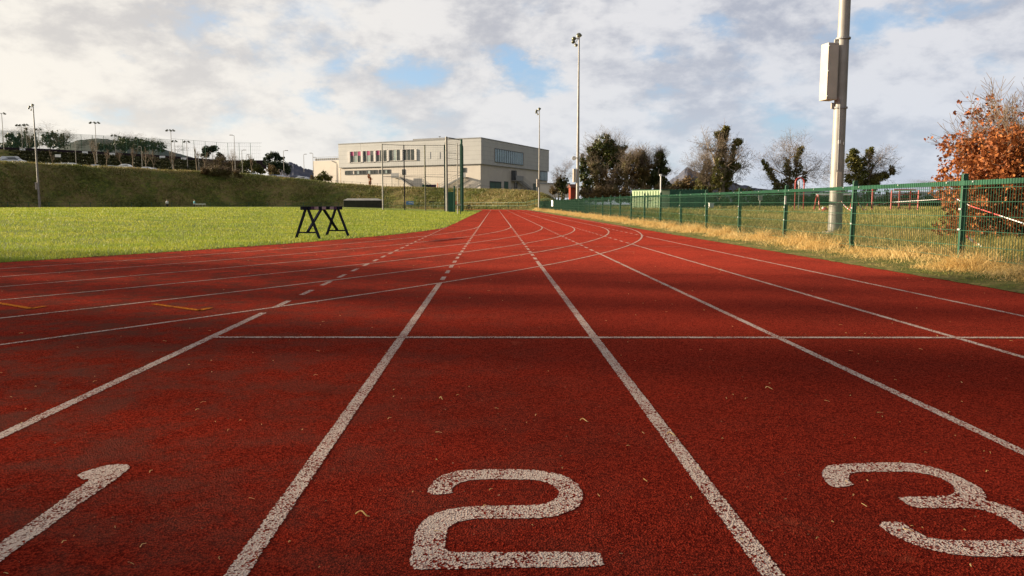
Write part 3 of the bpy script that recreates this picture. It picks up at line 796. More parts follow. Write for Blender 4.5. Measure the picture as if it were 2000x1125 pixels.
# ------------------------------------------------------------------ sports hall
c0 = at(940, 371, 185); ang_l = None
pL = at(660.6, 281.8, 205.5); pR = at(1072.3, 293.4, 227.8)
uL = (Vector((pL.x-c0.x, pL.y-c0.y, 0))).normalized(); lL = math.hypot(pL.x-c0.x, pL.y-c0.y)
uR = (Vector((pR.x-c0.x, pR.y-c0.y, 0))).normalized(); lR = math.hypot(pR.x-c0.x, pR.y-c0.y)
nL = Vector((uL.y, -uL.x, 0)); nL = -nL if nL.y > 0 else nL
nR = Vector((uR.y, -uR.x, 0)); nR = -nR if nR.x < 0 else nR
zTop, zMid, zBase = at(940, 268.9, 185).z, at(940, 319.5, 185).z, 2.0
hall = empty('sports_hall', (c0.x, c0.y, c0.z)); tag(hall, 'large two-tone sports hall with grey cladding above cream walls', 'building')
C0 = Vector((c0.x, c0.y, 0))
def hit(px, py, u, nrm):          # where the sight line meets a facade: distance along it and height
    r_ = ray(px, py); o = Vector((0, 0, EYE)); t_ = (C0-o).dot(nrm)/r_.dot(nrm)
    q = o+r_*t_; return (Vector((q.x, q.y, 0))-C0).dot(u), q.z
def slab(mb, u, nrm, a, b_, z0, z1, off0, off1):
    vs = []
    for s_ in (a, b_):
        for off in (off0, off1):
            for z in (z0, z1): q = C0+u*s_+nrm*off; vs.append((q.x, q.y, z))
    mb.add(vs, [(0,1,3,2),(4,6,7,5),(0,4,5,1),(2,3,7,6),(0,2,6,4),(1,5,7,3)]); return mb
def body(z0, z1, inset):
    a, b_ = C0+uL*inset*0+(-nL-nR)*inset, C0+uL*(lL-inset)-nL*inset
    c_ = C0+uR*(lR-inset)-nR*inset; d = b_+uR*lR*.98
    a = C0-nL*inset-nR*inset
    vs = [(q.x, q.y, z) for z in (z0, z1) for q in (a, b_, Vector((b_.x+uR.x*(lR-inset*2), b_.y+uR.y*(lR-inset*2), 0)), c_)]
    return MB().add(vs, [(0,1,2,3),(4,7,6,5),(0,4,5,1),(1,5,6,2),(2,6,7,3),(3,7,4,0)])
child(body(zBase, zMid+.05, .35), 'lower_wall', M['render'], hall)
child(body(zMid, zTop-.12, .0), 'upper_cladding', M['clad'], hall)
mb = MB(); slab(mb, uL, nL, -.02, lL+.05, zTop-.12, zTop+.10, .06, -.4); slab(mb, uR, nR, .45, lR+.02, zTop-.12, zTop+.10, .06, -.4)
child(mb, 'roof_edge', M['fascia'], hall)
mb = MB(); slab(mb, uL, nL, 0, lL, zMid-.10, zMid-.002, .0, -.34); slab(mb, uR, nR, .36, lR, zMid-.10, zMid-.002, .0, -.34); child(mb, 'soffit', M['fascia'], hall)
s0, z_ = hit(801, 273, uL, nL); s1, _ = hit(872, 269, uL, nL)
mb = MB(); slab(mb, uL, nL, s1, s0, zTop, zTop+.55, -1.2, -14); child(mb, 'plant_roof', M['fascia'], hall)
q = C0+uL*hit(846, 270, uL, nL)[0]-nL*3
child(MB().tube((q.x, q.y, zTop), (q.x, q.y, zTop+1.1), .05).box((q.x, q.y, zTop+1.0), (.5, .2, .15)), 'roof_vent', M['galv'], hall)
def window(px0, px1, pyt, pyb, u, nrm, panes, off=0.0, frame='frame', inset=.10):
    s0, z1 = hit(px0, pyt, u, nrm); s1, _ = hit(px1, pyt, u, nrm); z0 = hit(px0, pyb, u, nrm)[1]
    if s0 > s1: s0, s1 = s1, s0; panes = panes[::-1]
    fr = MB(); w_ = .12
    slab(fr, u, nrm, s0-w_, s1+w_, z1, z1+w_, off+.10, off-.04); slab(fr, u, nrm, s0-w_, s1+w_, z0-w_, z0, off+.14, off-.04)
    slab(fr, u, nrm, s0-w_, s0, z0, z1, off+.10, off-.04); slab(fr, u, nrm, s1, s1+w_, z0, z1, off+.10, off-.04)
    n = len(panes)
    for i in range(1, n): s_ = s0+(s1-s0)*i/n; slab(fr, u, nrm, s_-.05, s_+.05, z0, z1, off+.08, off-.04)
    f = child(fr, 'window', M[frame], hall)
    for i, pm in enumerate(panes):
        a, b_ = s0+(s1-s0)*i/n, s0+(s1-s0)*(i+1)/n
        if isinstance(pm, tuple):
            zm = z0+(z1-z0)*.60
            for (za, zb_, mm) in ((z0, zm, pm[0]), (zm, z1, pm[1])):
                o = slab(MB(), u, nrm, a+.051, b_-.051, za+.001, zb_-.001, off+.03, off-.03).build('pane', M[mm], f)
        else: o = slab(MB(), u, nrm, a+.051, b_-.051, z0, z1, off+.03, off-.03).build('pane', M[pm], f)
def fin(px0, px1, pyt, pyb):
    s0, z1 = hit(px0, pyt, uL, nL); s1, _ = hit(px1, pyt, uL, nL); z0 = hit(px0, pyb, uL, nL)[1]
    child(slab(MB(), uL, nL, min(s0, s1), max(s0, s1), z0, z1, .22, -.04), 'pale_pier', M['frame'], hall)
def wy(x, y, s=8.6545, ox=640, oy=250): return x/s+ox, y/s+oy
G, PG, MG = 'glass', 'paleglass', 'magenta'
for x0_, x1_, yt_, yb_, pn in ((388, 562, 400, 582, [(G, MG), (PG, 'dframe'), (G, MG)]), (604, 778, 390, 576, [(G, 'dframe'), (PG, MG), (G, 'dframe')]), (822, 1000, 380, 570, [(G, MG), (G, 'dframe'), G]),
                           (1046, 1226, 372, 556, [G, PG, G]), (1280, 1468, 365, 548, [G, G, G])):
    a, b_ = wy(x0_, yt_); c_, d = wy(x1_, yb_); window(a, c_, b_, d, uL, nL, pn, 0, 'frame')
for x0_, x1_, yt_, yb_ in ((350, 382, 400, 588), (568, 598, 392, 580), (784, 816, 383, 572), (1006, 1038, 375, 560), (1236, 1270, 366, 552), (1476, 1508, 357, 548)):
    a, b_ = wy(x0_, yt_); c_, d = wy(x1_, yb_); fin(a, c_, b_, d)
for x0_, x1_, yt_, yb_, pn in ((284, 390, 728, 784, [G, G]), (400, 515, 726, 782, ['render', G, PG]), (528, 642, 722, 778, [G, G]), (655, 820, 718, 772, [PG, G, G]), (860, 1040, 712, 768, [G, G, PG, G])):
    a, b_ = wy(x0_, yt_); c_, d = wy(x1_, yb_); window(a, c_, b_, d, uL, nL, pn, -.35, 'dframe')
for x0_, x1_ in ((1675, 1735), (1842, 1900)):
    a, b_ = wy(x0_, 408); c_, d = wy(x1_, 520); s0, z1 = hit(a, b_, uL, nL); s1, z0 = hit(c_, d, uL, nL)
    child(slab(MB(), uL, nL, s1, s0, z0, z1, .06, -.02), 'blank_panel', M['clad'], hall)
def wr(x, y): return x/6.617+860, y/6.617+250
a, b_ = wr(705, 268); c_, d = wr(1068, 430); window(a, c_, b_, wr(0, 433)[1], uR, nR, ['blueglass']*13, 0, 'dframe')
a, b_ = wr(1300, 562); c_, _ = wr(1390, 562); window(a, c_, b_, wr(0, 672)[1], uR, nR, ['blueglass']*5, -.2, 'dframe')
def door(px0, px1, pyt, pyb, u, nrm, m, off=-.35):
    s0, z1 = hit(px0, pyt, u, nrm); s1, _ = hit(px1, pyt, u, nrm); z0 = min(hit(px0, pyb, u, nrm)[1], 9e9)
    s0, s1 = min(s0, s1), max(s0, s1)
    dr = child(slab(MB(), u, nrm, s0, s1, z0, z1, off+.05, off-.04), 'door', m, hall)
    fr = MB(); slab(fr, u, nrm, s0-.1, s0, z0, z1+.1, off+.10, off-.04); slab(fr, u, nrm, s1, s1+.1, z0, z1+.1, off+.10, off-.04); slab(fr, u, nrm, s0, s1, z1, z1+.12, off+.35 if s1-s0 > 3 else off+.10, off-.04)
    if s1-s0 > 1.5: slab(fr, u, nrm, (s0+s1)/2-.05, (s0+s1)/2+.05, z0, z1, off+.08, off-.02)
    fr.build('door_frame', M['dframe'], dr)
door(959, 980.5, 354.5, 374, uR, nR, M['darkgreen']); door(987, 994.5, 355, 374, uR, nR, M['darkgreen']); door(1007, 1012, 357, 375, uR, nR, M['dframe']); door(1044, 1048, 359, 376, uR, nR, M['darkgreen'])
door(784.5, 789, 331.5, 341.5, uL, nL, M['glass']); door(904.5, 908.5, 328.5, 337, uL, nL, M['glass'])
def stair(px_land0, px_land1, py_floor, py_rail, px_foot, py_foot, u, nrm, name='fire_stair'):
    off0, off1 = -.3, 1.1
    sa, zf = hit(px_land0, py_floor, u, nrm); sb, _ = hit(px_land1, py_floor, u, nrm); zr = hit(px_land0, py_rail, u, nrm)[1]
    sf, zg = hit(px_foot, py_foot, u, nrm)
    lo, hi = min(sa, sb), max(sa, sb)
    m_ = MB(); slab(m_, u, nrm, lo, hi, zf-.12, zf, off1, off0)
    st = child(m_, name, M['galv'], hall)
    m_ = MB(); slab(m_, u, nrm, lo, hi, zf, zr, off1+.03, off1-.03); m_.build('landing_panel', M['fascia'], st)
    near = lo if sf < lo else hi
    m_ = MB(); nst = 14
    for i in range(nst):
        s_ = near+(sf-near)*(i+.5)/nst; z = zf+(zg-zf)*(i+1)/nst; h_ = abs(sf-near)/nst*.55
        slab(m_, u, nrm, s_-h_, s_+h_, z-.04, z+.02, off1, off0)
    for off in (off1, off0+.5):
        a_ = C0+u*near+nrm*off; b2 = C0+u*sf+nrm*off
        m_.beam((a_.x, a_.y, zf-.1), (b2.x, b2.y, zg-.1), .06, .24)
    m_.build('flight', M['fascia'], st)
    m_ = MB()
    a_ = C0+u*near+nrm*off1; b2 = C0+u*sf+nrm*off1
    for dz in (1.1, .55): m_.beam((a_.x, a_.y, zf+dz), (b2.x, b2.y, zg+dz), .05, .05)
    for i in range(12):
        q = a_+(b2-a_)*i/11; z = zf+(zg-zf)*i/11; m_.beam((q.x, q.y, z), (q.x, q.y, z+1.1), .03, .03)
    m_.build('handrail', M['galv'], st)
    m_ = MB()
    for s_ in (lo+.15, hi-.15):
        q = C0+u*s_+nrm*(off1-.1); m_.tube((q.x, q.y, zf), (q.x, q.y, zg-1), .07)
    m_.build('stair_post', M['galv'], st)
stair(769, 784, 347, 338.5, 818, 370, uL, nL); stair(914, 903, 346, 338, 858, 371, uL, nL); stair(1000, 1015, 352.5, 343, 1038, 373, uR, nR)
s0, z1 = hit(1001, 333, uR, nR); s1, z0 = hit(1004, 352, uR, nR)
child(slab(MB(), uR, nR, s0, s1, z0, z1, .8, -.34), 'wall_duct', M['dframe'], hall)
# annex at the left end
q0 = at(612, 314.5, 212); q1 = at(664, 314.5, 207.5)
mb = MB(); back = uR*22
vs = [(p_.x, p_.y, z) for z in (2.5, q0.z) for p_ in (Vector((q0.x, q0.y, 0)), Vector((q1.x, q1.y, 0)), Vector((q1.x, q1.y, 0))+back, Vector((q0.x, q0.y, 0))+back)]
mb.add(vs, [(0,1,2,3),(4,7,6,5),(0,4,5,1),(1,5,6,2),(2,6,7,3),(3,7,4,0)])
anx = child(mb, 'annex', M['render'], hall)
mb = MB(); 
for i in range(14):
    p_ = q0+(q1-q0)*(i/13); mb.beam((p_.x, p_.y+2, q0.z), (p_.x, p_.y+2, q0.z+1.1), .05, .05)
mb.beam((q0.x, q0.y+2, q0.z+1.1), (q1.x, q1.y+2, q0.z+1.1), .05, .06).beam((q0.x, q0.y+2.4, q0.z+.5), (q1.x, q1.y+2.4, q0.z+.5), .5, .5)
mb.build('roof_railing', M['fascia'], anx)

# fences and objects in front of the hall
def line_fence(name, label, pts, hgt, step, m, rails, pr=.035, rr=.018, mesh=None, cat='fence'):
    z0 = terr(*pts[0]); t = empty(name, (pts[0][0], pts[0][1], z0)); tag(t, label, cat)
    segs = []; tot = 0
    for a, b_ in zip(pts, pts[1:]):
        l_ = math.dist(a, b_); segs.append((tot, l_, a, b_)); tot += l_
    def P_(s_):
        for (s0, l_, a, b_) in segs:
            if s_ <= s0+l_+1e-6: f = (s_-s0)/l_; x, y = a[0]+(b_[0]-a[0])*f, a[1]+(b_[1]-a[1])*f; return Vector((x, y, terr(x, y)))
        a = pts[-1]; return Vector((a[0], a[1], terr(*a)))
    n = max(1, int(tot/step)); n = min(n, 96); q = [P_(tot*i/n) for i in range(n+1)]
    post = MB().box((0, 0, hgt/2-.2), (pr*2, pr*2, hgt+.4)); p0_ = post.build('post', m, t); p0_.location = q[0]-t.location
    for i in range(1, n+1):
        c = p0_.copy(); COL.objects.link(c); c.parent = t; c.location = q[i]-t.location
    mb = MB()
    for a, b_ in zip(q, q[1:]):
        for rz_ in rails: mb.beam(a+Vector((0, 0, rz_)), b_+Vector((0, 0, rz_)), rr*2, rr*2)
    child(mb, 'rail', m, t)
    if mesh:
        mb = MB(); st_, th = mesh
        for a, b_ in zip(q, q[1:]):
            k_ = max(1, int((b_-a).length/st_))
            for i in range(k_):
                w_ = a+(b_-a)*((i+.5)/k_); mb.beam(w_+Vector((0, 0, .05)), w_+Vector((0, 0, hgt-.02)), th, th)
        child(mb, 'mesh_infill', m, t)
    return t
fp = [at(px_, 380, d_) for px_, d_ in ((614, 202), (664, 197), (760, 190), (850, 183), (935, 179), (1000, 182), (1070, 187), (1108, 196))]
line_fence('boundary_fence', 'dark wire fence with thin posts along the bank top below the sports hall', [(p_.x, p_.y) for p_ in fp], 2.0, 2.6, M['black'], (1.95, 1.0, .1), .035, .015)
rp = []
for k_ in range(0, 61):
    a = R(2+ (188-2)*k_/60); rr3 = RO+3.2
    rp.append((XC+rr3*math.cos(a), Y2+rr3*math.sin(a)))
rp += [(XC-RO-3.2, Y2-(Y2-30)*j/10) for j in range(1, 11)]
line_fence('perimeter_rail', 'low dark rail fence running round the outside of the far bend', rp, 1.25, 3.6, M['darkgreen'], (1.2, .65), .03, .018, (.28, .008))
# gate frame at the far right of the bend
a, b_ = at(997, 405, 163), at(1029, 405, 158)
gz = .15
gt = empty('mesh_gate', (a.x, a.y, gz)); tag(gt, 'dark framed green mesh gate at the far end of the track', 'gate')
za, zb_ = at(1010, 392.5, 160).z, .2
mb = MB()
for q in (a, b_): mb.beam((q.x, q.y, 0), (q.x, q.y, za), .14, .14)
for z in (za-.06, .18): mb.beam((a.x, a.y, z), (b_.x, b_.y, z), .12, .12)
child(mb, 'gate_frame', M['black'], gt)
mb = MB()
for i in range(1, 34):
    q = a+(b_-a)*i/34; mb.beam((q.x, q.y, .1), (q.x, q.y, za-.05), .02, .02)
for j in range(1, 6): z = za*j/6; mb.beam((a.x, a.y, z), (b_.x, b_.y, z), .02, .02)
child(mb, 'gate_mesh', M['darkgreen'], gt)
# low dark mat cover
a, b_ = at(671, 404, 150), at(745, 404, 150)
cvr = empty('mat_cover', ((a.x+b_.x)/2, 151.5, .02)); tag(cvr, 'long low dark mat cover with a grey lid beyond the infield', 'mat cover')
L_ = b_.x-a.x; hh = at(700, 391.5, 150).z
MB().box((0, 0, hh/2), (L_, 3.0, hh)).build('cover_side', M['shed'], cvr, bevel=.05)
mb = MB(); x_ = L_/2+.1
mb.add([(-x_, -1.6, hh), (x_, -1.6, hh), (x_, 1.6, hh), (-x_, 1.6, hh), (-x_+.6, 0, hh+.38), (x_-1.0, 0, hh+.38)], [(0,1,5,4),(1,2,5),(2,3,4,5),(3,0,4),(0,3,2,1)])
mb.build('cover_lid', M['shedroof'], cvr)
# banners on the perimeter rail
for px0, px1, m_, m2, lab in ((793, 808, 'banner', 'white', 'small pale blue banner hung on the rail behind the cage'), (838, 851, 'bannerdark', 'white', 'small dark and white banner hung on the rail behind the cage')):
    q0, q1 = at(px0, 396, 162.2), at(px1, 396, 162.2); zc = at(800, 396.3, 162.2).z; h_ = at(800, 393.2, 162.2).z-at(800, 399.6, 162.2).z
    e = empty('banner', ((q0.x+q1.x)/2, 162.2, zc)); tag(e, lab, 'banner', 'banners behind the cage')
    MB().box((0, 0, 0), (q1.x-q0.x, .05, h_)).build('banner_sheet', M[m_], e)
    MB().box((.12, -.04, .05), ((q1.x-q0.x)*.5, .02, h_*.25)).box(((q1.x-q0.x)*.42, -.04, .0), (.12, .02, h_*.7)).build('banner_stripe', M[m2], e)
# bins by the hall wall
for px_, m_, lab, w_ in ((829, 'darkgreen', 'dark green wheeled bin against the hall wall', 1.1), (838, 'navy', 'navy wheeled bin between two others by the hall wall', 1.2), (847, 'purple', 'purple wheeled bin by the hall wall', 1.2)):
    q = at(px_, 368, 187); z = terr(q.x, 187)
    z = max(z, at(px_, 370, 187).z)
    e = empty('wheeled_bin', (q.x, 187, z)); tag(e, lab, 'bin', 'bins by the hall wall')
    mb = MB(); w2 = w_/2
    mb.add([(-w2*.85, -.35, .15), (w2*.85, -.35, .15), (w2*.85, .35, .15), (-w2*.85, .35, .15), (-w2, -.45, 1.05), (w2, -.45, 1.05), (w2, .45, 1.05), (-w2, .45, 1.05)], [(3,2,1,0),(4,5,6,7),(0,1,5,4),(1,2,6,5),(2,3,7,6),(3,0,4,7)])
    mb.build('bin_body', M[m_], e)
    MB().box((0, 0, 1.10), (w_*1.04, .95, .09)).build('lid', M[m_], e, bevel=.02)
    MB().tube((-w2*.7, -.36, .12), (-w2*.7, -.26, .12), .12, n=10).tube((w2*.7, -.36, .12), (w2*.7, -.26, .12), .12, n=10).build('wheel', M['rubber'], e)
q = at(855, 366, 186)
e = MB().lathe((0, 0, 0), [(.30, 0), (.28, .08), (.14, .1), (.06, 1.5), (.03, 1.6)], 12).build('traffic_cone', simple('orange_cone', (.70, .20, .08), (.75, .24, .1), 4)); e.location = (q.x, 186, at(855, 370, 186).z)
tag(e, 'tall orange cone beside the bins at the hall wall', 'cone')

# ------------------------------------------------------------------ people and hurdles
def skin(name, verts, edges, radii, m, parent, sub=1):
    me = bpy.data.meshes.new(name); me.from_pydata(verts, edges, []); me.materials.append(m)
    o = link(name, me, parent); md = o.modifiers.new('skin', 'SKIN'); md.use_smooth_shade = True
    for i, r_ in enumerate(radii): me.skin_vertices[0].data[i].radius = (r_, r_*.85) if isinstance(r_, float) else r_
    me.skin_vertices[0].data[0].use_root = True
    sb = o.modifiers.new('sub', 'SUBSURF'); sb.levels = sb.render_levels = sub
    return o
def person(label, loc, rz, top, legs, hair, step=.12):
    t = empty('person', loc, rz); tag(t, label, 'person', 'people on the far bend')
    V = [(0,0,.95),(0,0,1.12),(0,.0,1.32),(0,0,1.44),(0,.01,1.52),(0,.02,1.60),(0,.02,1.70)]
    E_ = [(0,1),(1,2),(2,3),(3,4),(4,5),(5,6)]; r_ = [.13,.12,.14,.09,.05,.085,.075]
    def chain(start, pts, rad):
        k_ = start
        for p_, q in zip(pts, rad): V.append(p_); r_.append(q); E_.append((k_, len(V)-1)); k_ = len(V)-1
    for s_ in (-1, 1):
        chain(2, [(s_*.17, 0, 1.40), (s_*.23, -.02, 1.13), (s_*.22, .10, .90), (s_*.215, .14, .82)], [.06, .05, .04, .03])
        f = step*s_
        chain(0, [(s_*.09, 0, .88), (s_*.10, f*.6+.03, .50), (s_*.10, f, .09), (s_*.10, f+.12, .04)], [.09, .065, .045, .04])
    skin('body', V, E_, r_, M['skin'], t)
    skin('jacket', [(0,0,.90),(0,0,1.12),(0,0,1.33),(0,0,1.45),(-.18,0,1.40),(-.24,-.02,1.13),(-.23,.09,.93),(.18,0,1.40),(.24,-.02,1.13),(.23,.09,.93)], [(0,1),(1,2),(2,3),(2,4),(4,5),(5,6),(2,7),(7,8),(8,9)], [.16,.15,.165,.08,.075,.065,.055,.075,.065,.055], top, t)
    V2 = [(0,0,.95)]; E2 = []; r2 = [.15]
    for s_ in (-1, 1):
        k_ = 0; f = step*s_
        for p_, q in (((s_*.09, 0, .86), .11), ((s_*.10, f*.6+.03, .50), .08), ((s_*.10, f, .12), .065)): V2.append(p_); r2.append(q); E2.append((k_, len(V2)-1)); k_ = len(V2)-1
    skin('trousers', V2, E2, r2, legs, t)
    skin('hair', [(0,-.03,1.68),(0,.0,1.76),(0,-.02,1.72)], [(0,1),(0,2)], [.09,.07,.07], hair, t)
    return t
q = at(327, 405, 140); q2 = at(380, 405, 142)
person('distant person in a white top and dark trousers walking on the far track', (q.x, q.y, 0.0), R(60), M['white'], M['navy'], M['hairbrown'])
person('distant person in a teal jacket leaning beside the white hurdles', (q2.x, q2.y, 0.0), R(-40), M['teal'], M['navy'], M['hairbrown'], .05)
hurdle0 = None
for px_, lab in ((384, 'white hurdle right beside the person in teal'), (392, 'white hurdle in the middle of three on the far track'), (398.5, 'white hurdle farthest from the person in teal')):
    q = at(px_, 405, 138)
    e = empty('hurdle', (q.x, 138, 0)); tag(e, lab, 'hurdle', 'hurdles on the far track')
    MB().box((0, 0, .93), (.62, .03, .12)).build('top_board', M['white'], e)
    for s_ in (-1, 1): MB().beam((s_*.25, 0, .9), (s_*.25, 0, .03), .05, .05).beam((s_*.25, 0, .03), (s_*.25, .6, .03), .05, .05).build('leg', M['galv'], e)

# ------------------------------------------------------------------ trees
def grow(rng, p, d, ln_, r_, lvl, maxl, up, out, spread=.55, wind=Vector((0, 0, 0))):
    n = 3 if lvl < 3 else 2; q = p.copy(); dd = d.copy()
    for i in range(n):
        dd = (dd+Vector((rng.gauss(0, .16), rng.gauss(0, .16), rng.gauss(0, .10)+up))+wind).normalized()
        e = q+dd*(ln_/n); ra = r_*(1-.35*i/n); rb = r_*(1-.35*(i+1)/n)
        out.append((q.copy(), e.copy(), ra, rb, lvl)); q = e
        if lvl < maxl and (i > 0 or lvl > 0):
            for _ in range(1 if lvl < 2 else 2):
                a = rng.uniform(0, 6.283); side = dd.orthogonal().normalized(); side.rotate(Matrix.Rotation(a, 3, dd))
                nd = (dd*(1-spread)+side*spread*rng.uniform(.8, 1.4)).normalized()
                grow(rng, q, nd, ln_*rng.uniform(.52, .78), rb*.62, lvl+1, maxl, up, out, spread, wind)
    if lvl < maxl: grow(rng, q, dd, ln_*.72, r_*.62, lvl+1, maxl, up, out, spread, wind)
def leaves(rng_np, centers, radii, count, size, zsc=1.0):
    centers = np.asarray(centers); k_ = rng_np.randint(0, len(centers), count)
    off = rng_np.normal(0, 1, (count, 3)); off /= np.linalg.norm(off, axis=1)[:, None]; off *= (rng_np.rand(count)**.45)[:, None]
    off[:, 2] *= zsc
    c = centers[k_]+off*np.asarray(radii)[k_][:, None]
    a = rng_np.normal(0, 1, (count, 3)); a /= np.linalg.norm(a, axis=1)[:, None]
    b_ = rng_np.normal(0, 1, (count, 3)); b_ -= (a*b_).sum(1)[:, None]*a; b_ /= np.linalg.norm(b_, axis=1)[:, None]
    s_ = (size*rng_np.uniform(.4, 1.5, count))[:, None]
    V = np.stack([c-a*s_*.5, c+b_*s_*.36, c+a*s_*.55, c-b_*s_*.36], 1).reshape(-1, 3)
    return V, np.arange(count*4).reshape(-1, 4)
TG = 'trees along the field edge'
def tree(label, X, Y, zb, H, Wd, seed, maxl=5, ivy=0, ivyh=.6, ivyr=.5, leaf='ivy', leafsize=.20, twigr=1.0, lean=0.0, up=.10, spread=.55, crown_leaf=None, cl_count=0, group=TG, trunks=1, name='bare_tree', cat='tree', blobs=None, bn=0):
    rng = random.Random(seed); out = []
    for k_ in range(trunks):
        grow(rng, Vector((rng.uniform(-.25, .25)*(trunks-1), 0, 0)), Vector((rng.uniform(-.3, .3)*(trunks-1)+lean, 0, 1)).normalized(), 3.0, .17, 0, maxl, up, out, spread, Vector((lean*.12, 0, 0)))
    zs = max(e.z for _, e, *_ in out); xs_ = sorted(e.x for _, e, *_ in out); lo, hi = xs_[int(len(xs_)*.01)], xs_[int(len(xs_)*.99)]
    fz = H/zs; fx = Wd/max(.5, hi-lo); mid = (lo+hi)/2*.5
    def T(v): return Vector(((v.x-mid*min(1, v.z/zs*2))*fx, v.y*fx, v.z*fz))
    rs_ = H/9*twigr
    t = empty(name, (X, Y, zb)); tag(t, label, cat, group)
    trunk = MB(); twig = MB()
    for (a, b_, r0, r1, lv) in out:
        a, b_ = T(a), T(b_)
        if lv <= 1: trunk.tube(a-(Vector((0, 0, .2)) if a.z < .01 else Vector()), b_, r0*rs_*1.3, r1*rs_*1.3, 7, cap=False)
        else: twig.tube(a, b_, max(.0085*rs_, r0*rs_*(1 if lv < 3 else .7)), max(.0055*rs_, r1*rs_*(1 if lv < 3 else .7)), 3, cap=False)
    trunk.build('trunk', M['bark'], t, smooth_=True)
    if twig.v: twig.build('branches', M['twig'], t)
    rn = np.random.RandomState(seed+100)
    if ivy:
        cs, rd = [], []
        for (a, b_, r0, r1, lv) in out:
            if lv > 2: continue
            a, b_ = T(a), T(b_)
            for f in (.2, .6, 1.0):
                q = a.lerp(b_, f); hz = q.z/H
                if hz < ivyh*rng.uniform(.75, 1.15):
                    cs.append(tuple(q)); rd.append(ivyr*rng.uniform(.6, 1.25)*(1.15-.55*hz/ivyh)*(1 if lv < 2 else .7))
        if cs:
            V, Fc = leaves(rn, cs, rd, ivy, leafsize, 1.2); fastmesh('ivy', V, Fc, M[leaf], t)
    if blobs:
        cs, rd = [], []
        for (bx, by, bz, br, bh) in blobs:
            for _ in range(int(30*br)+8):
                u = rng.uniform(0, 6.283); v_ = math.acos(rng.uniform(-1, 1)); f = rng.random()**.4
                cs.append((bx+br*f*math.sin(v_)*math.cos(u), by+br*f*math.sin(v_)*math.sin(u), max(.1, bz+bh*f*math.cos(v_)))); rd.append(rng.uniform(.15, .52)*(.6+.3*br))
        V, Fc = leaves(rn, cs, rd, bn, leafsize); fastmesh('ivy', V, Fc, M[leaf], t)
    if crown_leaf:
        cs = [tuple(T(b_)) for (a, b_, r0, r1, lv) in out if lv >= maxl-1]; rd = [.45*H/9]*len(cs)
        V, Fc = leaves(rn, cs, rd, cl_count, leafsize, 1.0); fastmesh('crown', V, Fc, M[crown_leaf], t)
    return t
def ptree(label, px, pyb, pyt, wpx, D, seed, **k):
    q = at(px, pyb, D); top = at(px, pyt, D).z
    if k.get('blobs'): k['blobs'] = blobs_from(px, D, q.z, k['blobs'])
    return tree(label, q.x, D, q.z, top-q.z, wpx*D/F, seed, **k)
ptree('small bare tree with ivy up its trunk between the sports hall and the second mast', 1098, 392, 303, 48, 88, 21, ivy=1500, ivyh=.5, ivyr=.5, up=.12)
# large ivy mass: rounded clumps on a limb skeleton
def clump_tree(label, X, Y, zb, blobs, count, leaf, leafsize, seed, name='ivy_tree', cat='tree', group=TG, twigs=None, stems=True, H=None):
    t = empty(name, (X, Y, zb)); tag(t, label, cat, group); rn = np.random.RandomState(seed); rng = random.Random(seed)
    cs, rd = [], []
    for (bx, by, bz, br, bh) in blobs:
        for _ in range(int(26*br)+6):
            u = rng.uniform(0, 6.283); v_ = math.acos(rng.uniform(-1, 1)); f = rng.random()**.4
            c = (bx+br*f*math.sin(v_)*math.cos(u), by+br*f*math.sin(v_)*math.sin(u), bz+bh*f*math.cos(v_))
            if c[2] < .05: continue
            cs.append(c); rd.append(rng.uniform(.16, .60)*(.55+.35*br))
    V, Fc = leaves(rn, cs, rd, count, leafsize); fastmesh('crown', V, Fc, M[leaf], t)
    if stems:
        mb = MB()
        for (bx, by, bz, br, bh) in blobs:
            x0_ = bx*.5; pr = Vector((x0_, by*.4, -.2)); end = Vector((bx, by, bz+bh*.5))
            for j in range(1, 5):
                q = Vector((x0_, by*.4, -.2)).lerp(end, j/4)+Vector((rng.uniform(-.15, .15), rng.uniform(-.15, .15), 0)); mb.tube(pr, q, .16*(1.1-j*.2), .16*(.9-j*.2), 6, cap=False); pr = q
        mb.build('trunk', M['bark'], t)
    if twigs:
        mb = MB(); n_, rl, zmin = twigs
        cc = [c for c in cs if c[2] > zmin] or cs
        for _ in range(n_):
            c = Vector(rng.choice(cc)); d = Vector((c.x*.25+rng.gauss(0, .5), rng.gauss(0, .5), rng.uniform(.3, 1.2))).normalized(); l_ = rng.uniform(.5, 1.0)*rl
            p_ = c
            for j in range(3):
                e = p_+d*l_/3; mb.tube(p_, e, .012*(1-j*.25), .009*(1-j*.25), 3, cap=False)
                for _2 in range(2):
                    d2 = (d+Vector((rng.gauss(0, .6), rng.gauss(0, .6), rng.gauss(0, .3)))).normalized(); mb.tube(e, e+d2*l_*.4, .007, .004, 3, cap=False)
                p_ = e; d = (d+Vector((rng.gauss(0, .25), 0, rng.gauss(0, .15)))).normalized()
        mb.build('branches', M['twig'], t)
    return t
def blobs_from(px0, D, zb, lst): # (px, py, radius px, radius py) around a base column
    x0_ = at(px0, 400, D).x; o = []
    for (px_, py_, rx, ry) in lst:
        q = at(px_, py_, D); o.append((q.x-x0_, random.uniform(-1, 1)*rx*D/F*.4, q.z-zb, rx*D/F, ry*D/F))
    return o
def pclump(label, px, pyb, D, lst, count, leaf, size, seed, **k):
    q = at(px, pyb, D); return clump_tree(label, q.x, D, q.z, blobs_from(px, D, q.z, lst), count, leaf, size, seed, **k)
pclump('biggest rounded dark ivy covered tree right of the second mast', 1185, 388, 85, [(1182, 288, 26, 24), (1205, 300, 20, 22), (1160, 300, 14, 16), (1178, 320, 30, 22), (1208, 325, 18, 16), (1155, 318, 12, 12)], 15000, 'ivy', .20, 31, twigs=(420, 1.5, 3.5))
